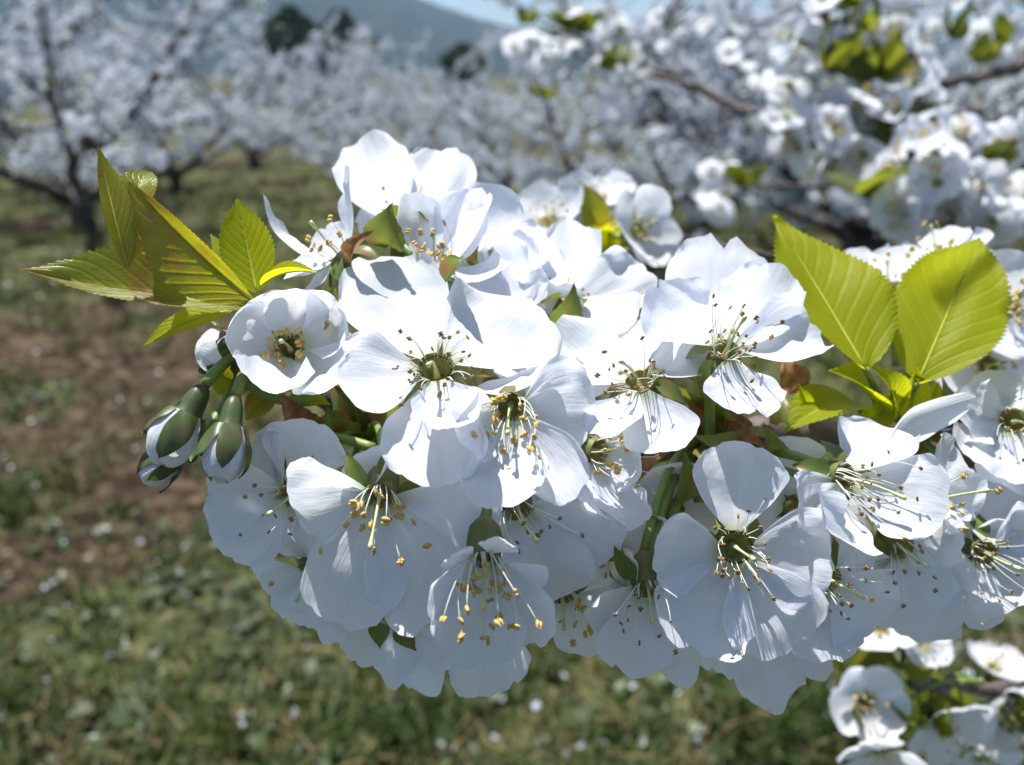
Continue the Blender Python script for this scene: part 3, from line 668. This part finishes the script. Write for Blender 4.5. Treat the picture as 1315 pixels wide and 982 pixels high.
F('large spreading blossom with fine dark anthers touching the folded serrated leaf', (932, 452, 150), (.02, .75, .9), [
  (922, 292, 8, 128, dict(notch=.13, ruffle=.05)), (1008, 340, 6, 104, dict(notch=.04)), (1066, 418, 3, 96, dict(bend=.12, cup=.22)), (968, 524, -7, 96, dict(bend=.10)), (838, 372, 0, 110, dict(notch=.08, bend=.12, cup=.2))],
  SP2, (26, 12.5, 'B', (.15, .5, .8)), 10, spread=.65, tilt=27)
F('neat five-petalled blossom with radiating stamens hanging below the green bracts', (944, 702, 140), (.02, -.02, 1), [
  (944, 566, 3, 112, dict(notch=.06, ruffle=.05)), (838, 712, -3, 100, dict(notch=.05)), (1066, 722, 0, 130, dict(notch=.02)), (884, 836, -4, 132, dict(notch=.07)), (1018, 842, -4, 128, dict(notch=.03))],
  SP2, (24, 11.0, 'B', (0, -.05, 1)), 11, spread=0.9, cup_r=.0032, tilt=-5)
F('untidy blossom with long pale stamens and one petal standing up like a horn', (1082, 612, 149), (.42, .10, .9), [
  (1036, 668, -8, 84, dict(bend=.12)), (1152, 544, 2, 96, dict(n=(0, .9, .5), bend=.04)), (1220, 512, 8, 42, dict(b=(1138, 582, 152), curl=.2, cup=.3, notch=.0)), (1218, 652, -6, 112, dict(bend=.14)), (1100, 704, -10, 104, dict(bend=.16, cup=.25)), ],
  SP3, (20, 13.0, 'B', (.75, -.25, .6)), 12, spread=.45, tilt=25)
F('big drooping shaded blossom with curved white stamens and ochre anthers', (488, 634, 136), (.02, -.50, .85), [
  (366, 640, -2, 122, dict(bend=.14, cup=.2)), (440, 798, -6, 128, dict(notch=.02)), (556, 802, -7, 132, dict(notch=.03)), (642, 690, 0, 120, dict(bend=.06)), (470, 574, 8, 110, dict(bend=.10, ruffle=.07))],
  SP1, (20, 11.5, 'Y', (0, -.75, .75)), 13, spread=.7, tilt=-22)
F('shaded blossom with scalloped petals tucked behind the hanging buds', (376, 634, 150), (-.25, -.45, .9), [
  (396, 540, 6, 108, dict(bend=.16)), (262, 632, -2, 118, dict(bend=.06)), (272, 700, -6, 112, dict(notch=.07, ruffle=.07)), (392, 728, -2, 84), (320, 560, 8, 90)],
  SP1, (12, 12, 'B', (-.25, -.2, 1)), 14, tilt=-28)
F('small bell-shaped blossom packed with yellow stamens at the bottom of the bunch', (622, 714, 131), (.02, -.72, .7), [
  (562, 806, -8, 84, dict(bend=.16, cup=.3)), (612, 866, -9, 112, dict(bend=.14, cup=.25)), (704, 822, -5, 96, dict(bend=.15, cup=.25)), (578, 724, -5, 62, dict(bend=.2, curl=-.3)), (648, 704, -7, 50, dict(bend=.2, curl=-.3)), (690, 760, 0, 80, dict(bend=.15))],
  SP4, (30, 12.5, 'Y', (.05, -.75, .75)), 15, spread=.45, tilt=-20, sepals=0)
F('drooping blossom with few visible anthers right above the bell-shaped one', (664, 652, 143), (.18, -.62, .75), [
  (640, 740, -7, 70, dict(bend=.1)), (712, 780, -7, 124, dict(notch=.04)), (796, 712, -3, 118, dict(notch=.02)), (572, 694, 2, 80), (760, 640, 6, 100)],
  SP4, (12, 12.0, 'B', (.4, -.5, .8)), 16, spread=.6, tilt=-25, sepals=2)
F('crumpled blossom turned aside with veined petals between the bunches', (766, 580, 148), (.7, -.1, .7), [
  (828, 590, -4, 84, dict(ruffle=.08)), (826, 668, -6, 92, dict(ruffle=.08, bend=.14)), (764, 668, -6, 80), (800, 548, 4, 60), (760, 520, 6, 60)],
  SP4, (12, 10, 'Y', (.75, .15, .6)), 17, spread=.5, tilt=5)
F('drooping blossom showing many loose dark anthers below the twin stalks', (832, 752, 144), (.0, -.62, .75), [
  (760, 806, -4, 90, dict(bend=.12, cup=.2)), (812, 868, -7, 98, dict(notch=.08)), (890, 872, -7, 98, dict(notch=.08)), (800, 724, 4, 78, dict(bend=.06)), (912, 780, 4, 90)],
  SP2, (20, 11.0, 'B', (.02, -.75, .7)), 18, spread=.75, tilt=-20)
F('dull shaded blossom with pointed petals lowest of the bunch', (512, 792, 157), (.0, -.55, .7), [
  (452, 840, 0, 92), (508, 872, 2, 74, dict(notch=-.12)), (548, 896, 0, 78, dict(notch=-.14)), (586, 850, 4, 76), (430, 800, 6, 80)], SP1, (5, 9, 'Y', (-.1, .2, 1)), 19, tilt=-15)
F('shaded blossom peeping out under the drooping left blossoms', (400, 728, 158), (-.25, -.7, .6), [
  (350, 770, 2, 90), (384, 806, 0, 100), (438, 826, 2, 96), (330, 740, 4, 70)], SP1, (4, 9, 'Y', None), 20, tilt=-15)
F('shaded blossom showing one rounded petal below the bell-shaped one', (624, 800, 158), (.05, -.7, .6), [
  (616, 900, 0, 96, dict(notch=.0)), (666, 872, 6, 70), (572, 860, 6, 70)], SP4, (0, 9, 'Y', None), 21, pistil=False, tilt=-15)
F('shaded blossom with a spray of ochre anthers beside the bell-shaped one', (722, 762, 154), (.1, -.65, .7), [
  (700, 830, 6, 60), (772, 836, 2, 110), (800, 780, 4, 100), (690, 780, 8, 80)], SP4, (16, 11, 'Y', (.05, -.6, .8)), 22, spread=.55, tilt=-15)
F('grey shaded blossom lowest under the neat five-petalled one', (985, 800, 158), (.15, -.6, .7), [
  (930, 866, 2, 96, dict(notch=.03)), (994, 904, 0, 108, dict(notch=-.05)), (1064, 862, 2, 92), (1100, 820, 6, 90)], SP2, (10, 10, 'Y', (.45, .15, .9)), 23, tilt=-12)
F('pale blossom with a thin green pistil behind the neat five-petalled one', (1062, 742, 151), (.25, -.15, .9), [
  (1060, 850, -2, 116), (1136, 800, 0, 116), (1120, 700, 4, 100), (1020, 800, 2, 90)], SP3, (16, 12, 'B', (.35, -.1, .9)), 24, spread=.75, tilt=-8)
F('pale shaded blossom with one big round petal below the horned one', (1156, 702, 158), (.2, -.35, .85), [
  (1178, 806, -2, 124, dict(notch=.0)), (1240, 690, 0, 96), (1236, 770, 4, 86), (1110, 770, 4, 84)], SP3, (10, 12, 'B', (-.05, -.2, 1)), 25, tilt=-10)
F('slightly blurred blossom hanging from the outer end with a sunlit fold', (1262, 708, 166), (-.1, -.15, .95), [
  (1310, 780, -2, 112), (1246, 768, -3, 80), (1330, 690, 0, 110), (1270, 620, 4, 100), (1220, 690, 6, 70)], SP3, (16, 12, 'B', (.2, -.15, 1)), 26, tilt=0)
F('slightly blurred blossom with few dark anthers near the outer end of the branch', (1302, 540, 172), (-.3, .25, .9), [
  (1250, 520, -6, 80, dict(ruffle=.07)), (1262, 600, -4, 110), (1330, 630, -4, 120), (1300, 470, 4, 90), (1360, 520, 2, 110)], SP3, (10, 12, 'B', (-.2, -.1, 1)), 27, tilt=15)
F('curled blossom with a drooping bright petal beside the horned one', (1206, 640, 160), (.5, .3, .7), [
  (1262, 622, -4, 60, dict(curl=-.3)), (1236, 680, -2, 70), (1190, 590, 4, 70), (1222, 560, 8, 60)], SP3, (6, 11, 'Y', None), 28)

def auto(label, c, ax, ln, op, seed, spur, group, st=(12, 11, 'Y', None), **k):
    C = mm(*c); A = cv(*ax)
    return blossom(label, C, A, ring_petals(C, A, 5, ln*.001, ln*.00095, op, seed), spur, st, seed+40, group=group, res=(11, 9), **k)
g2 = 'blossoms just behind the sharp bunch'
auto('soft blurred blossom peeping over the backlit one', (705, 285, 270), (-.2, .5, .7), 17, .75, 1, mm(750, 300, 290), g2)
auto('soft blurred blossom right of the bronze leaf over the backlit one', (818, 296, 265), (.5, .2, .7), 17, .8, 2, mm(770, 300, 290), g2)
auto('soft pinkish blossom between the bronze leaf and the blurred trees', (765, 258, 300), (0, .6, .5), 16, .7, 3, mm(760, 290, 300), g2)
auto('blurred blossom behind the tip of the folded serrated leaf', (1140, 372, 205), (-.2, .6, .5), 17, .85, 4, mm(1150, 470, 215), g2)
auto('blurred blossom peeping over the broad serrated leaf', (1205, 330, 225), (-.3, .8, .2), 16, .8, 5, mm(1200, 440, 230), g2)
auto('blurred blossom at the side of the broad serrated leaf', (1298, 392, 210), (.1, .2, .9), 17, .9, 6, mm(1290, 480, 220), g2)
auto('blurred blossom low beside the broad serrated leaf', (1268, 470, 215), (-.2, .1, .9), 15, .85, 7, mm(1260, 540, 220), g2)
auto('small blurred blossom in the gap under the broad leaf', (1225, 578, 205), (0, .1, 1), 12, .8, 8, mm(1210, 600, 210), g2)
gf = 'half-hidden blossoms inside the bunch'
for i, (l, c, ax, ln, op) in enumerate([
  ('half-hidden shaded blossom between the drooping ones and the bell-shaped one', (568, 690, 152), (0, -.4, .9), 14, .85),
  ('half-hidden blossom in the gap under the yellow-anthered hanging one', (690, 610, 160), (.1, -.2, .9), 17, .9),
  ('half-hidden sunlit blossom squeezed between the central one and its dark-anthered neighbour', (712, 452, 166), (0, .5, .8), 17, .9),
  ('half-hidden pale blossom behind the twin bare stalks', (862, 655, 170), (-.1, -.3, .9), 15, .9),
  ('half-hidden shaded blossom above the loose dark anthers', (782, 706, 164), (0, -.5, .8), 16, .9),
  ('half-hidden blossom behind the neat one and the horned one', (1020, 652, 166), (.1, .1, 1), 16, .9),
  ('half-hidden blossom between the two backlit ones', (612, 330, 178), (0, .5, .8), 17, .85),
  ('half-hidden pale blossom filling the space under the outer end', (1210, 730, 172), (.1, -.2, 1), 18, .9)]):
    auto(l, c, ax, ln, op, 60+i, min((SP0, SP1, SP2, SP3, SP4), key=lambda q: (q-mm(*c)).length), gf, st=(4, 9, 'Y', None), pistil=False, sepals=0)
g3 = 'blossoms of the lower dark twig'
for i, (l, c, ax, ln, op) in enumerate([
  ('blurred blossom with white stamens at the tip of the lower dark twig', (1112, 900, 298), (-.1, .3, .9), 16, .75),
  ('blurred bluish petals standing over the lower dark twig', (1182, 822, 300), (.2, .4, .8), 13, .8),
  ('blurred bright blossom above the tip of the lower dark twig', (1132, 806, 300), (-.4, .6, .5), 14, .8),
  ('blurred blossom drooping below the lower dark twig', (1212, 930, 305), (.2, -.5, .8), 18, .8),
  ('blurred blossom under the far part of the lower dark twig', (1290, 910, 320), (.1, -.3, .9), 18, .85),
  ('blurred blossom at the bottom behind the lower dark twig', (1260, 972, 325), (.1, -.5, .8), 16, .8),
  ('blurred blossom resting on the far part of the lower dark twig', (1276, 858, 330), (.1, .8, .4), 14, .8),
  ('blurred blossom hanging lowest from the lower dark twig', (1130, 965, 292), (-.1, -.7, .7), 17, .8)]):
    auto(l, c, ax, ln, op, 20+i, mm(1165+i*14, 876, 300), g3)

# woody branch with its spurs
mb = MB(); rng = random.Random(4)
P = [mm(352, 440, 166), mm(400, 500, 170), mm(470, 562, 178), mm(560, 590, 186), mm(690, 585, 190), mm(820, 575, 184), mm(905, 565, 178), mm(1000, 556, 178), mm(1090, 562, 186), mm(1180, 575, 192), mm(1320, 590, 210), mm(1500, 600, 250), mm(1900, 560, 360), mm(2500, 470, 560)]
fine = []
for i in range(len(P)-1):
    for k in range(4): fine.append(P[i].lerp(P[i+1], k/4))
fine.append(P[-1]); fine = wob(fine, .0004, rng); o0 = fine[0]
br = tag(link('cherry_branch', None, None, o0), 'brown woody branch half hidden inside the sharp bunch of blossoms', 'branch')
tube(mb, [p-o0 for p in fine], [0.0016+0.0022*min(1, i/22)+0.00003*i*i/4*(i > 40) + rng.uniform(-.0002, .0002) for i in range(len(fine))], 10)
mb.build('wood', M['bark'], br)
for sp, nb, sc in ((SP1, 7, 1), (SP2, 14, 1.25), (SP3, 9, 1.1), (SP4, 6, 1), (SP0, 8, .9)):
    for k in range(nb):                       # bud scales and green bracts round each spur
        d = cv(rng.gauss(0, 1), rng.gauss(.1, .8), rng.uniform(.1, 1.2)); mb = MB(); B = sp+d*.0015-o0
        leaf_patch(mb, B, B+d*.013*sc*rng.uniform(.6, 1.2), cv(rng.gauss(0, .5), 1, rng.gauss(0, .5)), .0065*sc*rng.uniform(.7, 1.2), .5, .15, 6, int(k+sc*70), .05, .6, wave=.06, nv=7)
        mb.build('bract' if k % 4 else 'bud_scale', M['bract'] if k % 4 else M['husk'], br)
# green bracts seen beside the twin stalks
for (a, b, wp, n, m) in [((915, 590, 166), (905, 560, 152), 60, (0, .3, 1), 'bract'), ((965, 585, 168), (985, 548, 158), 46, (.2, .2, 1), 'bract'), ((890, 640, 168), (880, 585, 158), 44, (-.2, .2, 1), 'bract'),
    ((940, 560, 170), (930, 524, 166), 40, (0, .3, 1), 'husk'), ((1000, 560, 176), (1002, 500, 180), 30, (0, .3, 1), 'bract'), ((1040, 545, 180), (1030, 490, 182), 26, (.3, .3, 1), 'bract'), ((1012, 505, 182), (1008, 458, 180), 44, (.2, 0, 1), 'husk'),
    ((500, 315, 158), (503, 262, 152), 54, (0, .4, 1), 'sepal'), ((572, 362, 151), (598, 332, 143), 24, (.4, .6, .8), 'sepal'), ((720, 420, 165), (738, 366, 158), 40, (.2, .4, 1), 'sepal'), ((452, 340, 156), (474, 296, 150), 26, (.2, .5, .8), 'husk'), ((425, 400, 160), (432, 365, 158), 22, (-.2, .2, 1), 'bract'),
    ((400, 560, 168), (360, 505, 158), 44, (0, .4, 1), 'husk'), ((440, 560, 172), (420, 525, 166), 50, (.2, 0, 1), 'bract'), ((620, 500, 168), (612, 480, 158), 30, (0, .4, 1), 'bract'), ((600, 620, 165), (606, 580, 156), 34, (0, .3, 1), 'bract'), ((490, 800, 156), (488, 832, 153), 26, (0, -.3, 1), 'sepal'), ((515, 798, 156), (534, 836, 153), 26, (.2, -.3, 1), 'sepal'), ((610, 700, 160), (590, 712, 152), 40, (0, .3, 1), 'bract'), ((1092, 600, 158), (1130, 650, 154), 60, (0, .3, 1), 'bract')]:
    mb = MB(); B = mm(*a)-o0; leaf_patch(mb, B, mm(*b)-o0, cv(*n), wp*1.1*b[2]*.001/FPX, .45, .18, 8, wp, .04, .66, tipcurl=.15, wave=.07, nv=9); mb.build('bract' if m != 'husk' else 'bud_scale', M[m], br)
# bare flower stalks seen between the bunches
for (a, b, c, r) in [((872, 600, 168), (850, 640, 158), (826, 735, 150), .0010), ((884, 605, 170), (868, 650, 160), (842, 735, 156), .0009), ((970, 580, 170), (1010, 575, 160), (1066, 604, 154), .0010), ((965, 590, 170), (1000, 600, 160), (1060, 622, 158), .0008), ((300, 470, 160), (340, 530, 160), (418, 512, 162), .0010), ((400, 560, 166), (440, 560, 160), (480, 575, 158), .0010), ((520, 560, 168), (505, 580, 158), (500, 620, 150), .0010), ((912, 575, 168), (913, 520, 158), (908, 480, 153), .0010), ((1180, 560, 184), (1210, 590, 176), (1240, 625, 172), .0009), ((1186, 540, 184), (1230, 520, 180), (1270, 560, 176), .0009)]:
    mb = MB(); tube(mb, [p-o0 for p in bez(mm(*a), mm(*b), mm(*c), 10)], [r]*10, 8); mb.build('stalk', M['stalk'], br)

# ------------------------------------------------------------------ leaves
def leafy(label, root_px, leaves, name='leaf_shoot', cat='leaf shoot', group='leaf shoots of the branch'):
    o = mm(*root_px); root = tag(link(name, None, None, o), label, cat, group)
    for (b, t, n, wp, k) in leaves:
        k = dict(k); m = k.pop('m', 'leaf'); pet = k.pop('pet', None); mb = MB(); B = mm(*b)-o; T = mm(*t)-o
        width = wp*.5*(b[2]+t[2])*.001/FPX
        l, nn = leaf_patch(mb, B, T, cv(*n), width, seed=wp, **k)
        lf = mb.build('leaf', M[m], root)
        # raised midrib as its own part, and the leaf stalk
        ln = (T-B).length; arch = k.get('arch', .08); tc = k.get('tipcurl', 0); pts = []
        for i in range(12):
            u = i/12; pts.append(B + l*u*ln + nn*(arch*ln*4*u*(1-u) - tc*ln*max(0, u-.55)**2*3 - .0001))
        mb = MB(); tube(mb, pts, [.00036*(1-.85*i/12) for i in range(12)], 6); mb.build('midrib', M['rib'], lf)
        if pet:
            mb = MB(); tube(mb, bez(B, (B+mm(*pet)-o)*.5, mm(*pet)-o, 6), [.0007]*6, 7); mb.build('leaf_stalk', M['stalk'], lf)
    return root
leafy('pair of large serrated yellow-green leaves beyond the big spreading blossom', (1140, 540, 180), [
  ((1112, 474, 168), (992, 278, 192), (.12, .5, .85), 134, dict(fold=.26, arch=.01, wave=.05, teeth=34, wide=.74, half=(.84, 1.12), pet=(1140, 530, 180))),
  ((1178, 492, 172), (1256, 304, 192), (-.15, .45, .85), 130, dict(fold=.16, arch=.05, wave=.035, teeth=34, wide=.80, tipcurl=.02, pet=(1150, 540, 182)))])
leafy('glossy dark serrated leaf lying low under the leaf pair', (1120, 560, 180), [
  ((1100, 520, 178), (1008, 556, 170), (.0, .85, .5), 74, dict(fold=.35, arch=.14, teeth=22, pet=(1130, 560, 182))),
  ((1110, 545, 178), (1150, 500, 170), (.2, .5, .7), 40, dict(fold=.3, arch=.1, teeth=16))])
leafy('small folded young leaves sprouting at the foot of the leaf pair', (1150, 530, 180), [
  ((1130, 534, 176), (1064, 476, 166), (.0, .7, .6), 62, dict(fold=.5, arch=.10, teeth=20)), ((1140, 535, 176), (1128, 468, 168), (.3, .3, .8), 44, dict(fold=.7, arch=.12, teeth=16, tipcurl=.3)),
  ((1165, 540, 178), (1176, 470, 172), (0, .2, 1), 40, dict(fold=.4, arch=.06, teeth=14)), ((1185, 530, 182), (1205, 490, 180), (0, .2, 1), 34, dict(fold=.3, teeth=12)), ((1040, 540, 176), (1025, 492, 172), (0, .2, 1), 20, dict(fold=.3, teeth=10))])
leafy('tuft of folded bronze-green young leaves at the branch tip', (335, 385, 152), [
  ((328, 395, 152), (28, 350, 141), (-.05, .35, .9), 126, dict(m='leafy', fold=.22, arch=-.03, teeth=34, wide=.80, half=(.30, 1), tipcurl=-.05)),
  ((328, 388, 151), (166, 232, 143), (-.15, -.05, 1), 108, dict(m='leafy', fold=.25, arch=.07, teeth=30, wide=.92, half=(1, .34))),
  ((164, 345, 143), (128, 197, 146), (.35, .1, .9), 46, dict(m='leafy', fold=.5, arch=.10, teeth=20, wide=.75, tipcurl=-.2, half=(.5, 1))),
  ((168, 300, 145), (190, 210, 150), (.2, .3, .9), 46, dict(m='leafy', fold=.5, arch=.1, teeth=16, wide=1.1, tipcurl=.3)),
  ((330, 376, 152), (303, 252, 154), (.1, .35, .9), 66, dict(fold=.40, arch=-.05, teeth=20, tipcurl=.1)),
  ((322, 372, 156), (270, 300, 158), (.1, .1, 1), 26, dict(fold=.3, teeth=16)),
  ((300, 398, 154), (184, 444, 150), (.1, .7, .7), 42, dict(fold=.25, arch=.08, teeth=20)),
  ((335, 368, 150), (408, 350, 146), (.1, .8, .5), 24, dict(fold=.9, arch=.12, teeth=14)),
  ((432, 470, 158), (440, 366, 152), (-.3, .2, .9), 26, dict(m='leafy', fold=.4, teeth=16))])
leafy('curled bronze-green leaves on the blurred spray over the backlit blossom', (760, 300, 290), [
  ((770, 305, 285), (742, 232, 280), (.2, .2, .9), 40, dict(m='leafy', fold=.4, teeth=16)), ((690, 300, 285), (655, 240, 280), (.1, .3, .9), 34, dict(m='leafy', fold=.4, teeth=14)), ((680, 300, 285), (662, 272, 280), (.1, .3, .9), 24, dict(fold=.3, teeth=12)), ((775, 320, 285), (800, 275, 275), (.3, .3, .9), 46, dict(fold=.4, teeth=16)), ((790, 300, 285), (825, 245, 280), (0, .3, .9), 30, dict(m='leafy', fold=.5, teeth=14)), ((775, 330, 285), (760, 290, 275), (0, .3, .9), 40, dict(fold=.4, teeth=14))])
t, f = twig('pale blurred twig running from the bronze spray behind the spreading blossom', [(1000, 330, .30), (930, 318, .30), (860, 302, .295), (780, 296, .29), (690, 292, .29)], .0012, .0008)
t, f = twig('lower dark twig among blurred blossoms under the sharp bunch', [(1700, 850, .42), (1420, 890, .35), (1315, 886, .32), (1240, 880, .305), (1170, 878, .30)], .0030, .0024, group=None)
sprig(t, at(1160, 860, .30), 5, 31, .35); sprig(t, at(1085, 870, .34), 4, 32, .7); sprig(t, at(1180, 910, .31), 4, 33, .5); sprig(t, at(1250, 930, .33), 5, 34, .7); sprig(t, at(1070, 930, .32), 3, 35, .7)

# ------------------------------------------------------------------ buds
def bud(label, base, tip, wd, pet, seed, spur, n_white=.45):
    B = mm(*base); T = mm(*tip); root = tag(link('flower_bud', None, None, B), label, 'flower bud', 'unopened flower buds'); L_ = T-B; ln = L_.length; x, y, a = basis(L_); W_ = wd*base[2]*.001/FPX
    def lathe(prof, nm, m, n=14):
        mb = MB(); mb.add([x*math.cos(6.2832*k/n)*r*W_*.5 + y*math.sin(6.2832*k/n)*r*W_*.5 + a*z*ln for z, r in prof for k in range(n)], [(i*n+k, i*n+(k+1) % n, (i+1)*n+(k+1) % n, (i+1)*n+k) for i in range(len(prof)-1) for k in range(n)]); return mb.build(nm, M[m], root)
    lathe([(0, .14), (.04, .32), (.12, .44), (.24, .50), (.33, .54), (.40, .66), (.46, .74)], 'calyx', 'budgreen')
    rg = random.Random(seed)
    egg = lambda z: .30 + .17*math.sin(min(1, z/.5)*math.pi/2) if z < .5 else .47*math.sqrt(max(0, 1-((z-.5)/.52)**2))
    def wrap(z0, z1, t, half_, rk_, nm, m, point, flare=0.0, nu=12, nv=11):
        mb = MB(); vs_ = []; uv = []
        for i in range(nu):
            q = i/(nu-1); z = z0+(z1-z0)*q; r = egg((z-.36)/.64)*W_*rk_
            hs = half_*(1-q**point)**.5 if point else half_
            for j in range(nv):
                v = -1+2*j/(nv-1); th = t+v*max(hs, .03)+.25*q
                rr = r*(1+.06*v + .05*math.sin(3*th+seed) + .04*math.sin(9*q+4*v+seed)) + flare*W_*q**3
                vs_.append((x*math.cos(th)+y*math.sin(th))*rr + a*ln*(z-.02*v*v*q)); uv.append((q*.9+.1, v*.5+.5))
        mb.add(vs_, [(i*nv+j, i*nv+j+1, (i+1)*nv+j+1, (i+1)*nv+j) for i in range(nu-1) for j in range(nv-1)], 0, uv); mb.build(nm, M[m], root)
    for k in range(4): wrap(.36, 1.0-.02*k, seed+k*1.57, 1.15, 1.0-.03*(k % 2), 'petal', 'petal', 0)
    for k in range(5): wrap(.36, rg.uniform(.70, 1.0), seed+.5+k*1.2566+rg.uniform(-.15, .15), rg.uniform(.5, .66), 1.17, 'sepal', 'budgreen', 1.7, rg.uniform(.0, .20))
    mb = MB(); e = mm(*spur)-B; tube(mb, bez(Vector((0, 0, 0)), -a*ln*.35+e*.3, e, 8), [.0011]*8, 8); mb.build('stalk', M['stalk'], root)
bud('fat green bud opening to one broad white petal, outermost of the hanging buds', (262, 494, 148), (204, 598, 144), 64, 1, 1, (322, 452, 168))
bud('long green bud hanging straight down with a narrow white tip', (302, 508, 146), (282, 620, 141), 56, 1, 2, (338, 452, 170))
bud('small low bud pointing away under the outermost hanging bud', (252, 570, 152), (180, 616, 148), 44, 1, 5, (318, 456, 168))
bud('small bud with a sunlit white edge tucked under the goblet-shaped blossom', (312, 458, 162), (254, 446, 156), 58, 1, 7, (335, 430, 162))
# leaf scraps glowing behind the buds
leafy('yellow backlit leaf scraps behind the hanging buds', (330, 500, 165), [
  ((320, 500, 166), (262, 470, 162), (0, .2, 1), 46, dict(m='leafy', fold=.2, teeth=12)), ((350, 500, 166), (316, 540, 164), (0, .2, 1), 36, dict(m='leafy', fold=.2, teeth=12)), ((450, 560, 170), (404, 535, 168), (0, .3, 1), 44, dict(m='leafy', fold=.2, teeth=14)), ((370, 510, 164), (425, 520, 160), (0, .5, .8), 26, dict(fold=.5, teeth=12))])

# ------------------------------------------------------------------ unseen leafy twig, added overhead to cast shade on the leaf pair
sc_ = at(1205, 395, .180); ov = [sc_ + S*.30 + Vector((dx, dy, dz)) for dx, dy, dz in ((.5, .15, .05), (.25, .08, .02), (.12, .04, .01), (.05, .02, .0), (.0, .0, .0))]
tw_ = tag(link('cherry_twig', None, None, ov[0]), 'unseen leafy twig added above the leaf pair to cast shade on it', 'twig', 'added shade twigs')
mb = MB(); tube(mb, [p-ov[0] for p in ov], [.005, .004, .003, .0024, .0018], 8); mb.build('wood', M['bark'], tw_)
for (dx, dy, rz, sc) in ((0.012, -.004, 1.4, .60), (.11, .0, 4.0, .9), (.06, -.03, 5.2, .7)):
    o = link('leaf', LEAFM[1], tw_, sc_ + S*.298 + Vector((dx, dy, 0)) - ov[0]); o.rotation_euler = (1.45, 0, rz); o.scale = (sc, sc, sc)

# ------------------------------------------------------------------ tiny insect sitting on a petal
bpy.context.view_layer.update()
dirn = (at(648, 656, 1) - CAM).normalized()
hit, hp, hn, _i, _o, _m = scn.ray_cast(bpy.context.evaluated_depsgraph_get(), CAM + dirn*.05, dirn)
if hit:
    if hn.dot(dirn) > 0: hn = -hn
    ins = tag(link('insect', None, None, hp + hn*.00035), 'tiny black insect sitting on a white petal above the bell-shaped blossom', 'insect')
    M['chitin'] = solid('insect black', (0.012, 0.011, 0.012), (0.03, 0.026, 0.024), 900, 0.35, 0.5)
    la = (cv(.45, .9, 0) - hn*cv(.45, .9, 0).dot(hn)).normalized(); lb = hn.cross(la)
    for nm, c0, rr, ll in (('abdomen', -.0007, .00032, .0007), ('thorax', .0001, .00026, .0004), ('head', .0006, .0002, .00024)):
        mb = MB(); tube(mb, [la*(c0+ll*math.sin(t)) for t in [-1.4, -.9, -.3, .3, .9, 1.4]], [rr*math.cos(t) for t in [-1.4, -.9, -.3, .3, .9, 1.4]], 8); mb.build(nm, M['chitin'], ins)
    for k in range(6):
        sd_ = 1 if k % 2 else -1; f0 = la*(-.0002+.00025*(k//2))
        mb = MB(); tube(mb, [f0, f0+lb*sd_*.0004+hn*.0001+la*.0002*(k//2-1), f0+lb*sd_*.0008-hn*.00033+la*.0005*(k//2-1)], [.00006, .00005, .00003], 5); mb.build('leg', M['chitin'], ins)

# ------------------------------------------------------------------ air
m, nt, N, L = mat('thin air')
out = N.new('ShaderNodeOutputMaterial'); pv = N.new('ShaderNodeVolumePrincipled')
pv.inputs['Color'].default_value = (0.45, 0.68, 1.0, 1); pv.inputs['Density'].default_value = 0.0004; pv.inputs['Anisotropy'].default_value = 0.2
L.new(pv.outputs[0], out.inputs['Volume'])
mb = MB(); X, Y0, Y1, Z0, Z1 = 1500, -600, 1500, -4, 230
mb.add([(x, y, z) for z in (Z0, Z1) for y in (Y0, Y1) for x in (-X, X)], [(0, 2, 3, 1), (4, 5, 7, 6), (0, 1, 5, 4), (2, 6, 7, 3), (0, 4, 6, 2), (1, 3, 7, 5)])
tag(mb.build('haze', m, smooth=False), 'thin blue haze lying between the orchard and the hill', 'haze', kind='stuff')
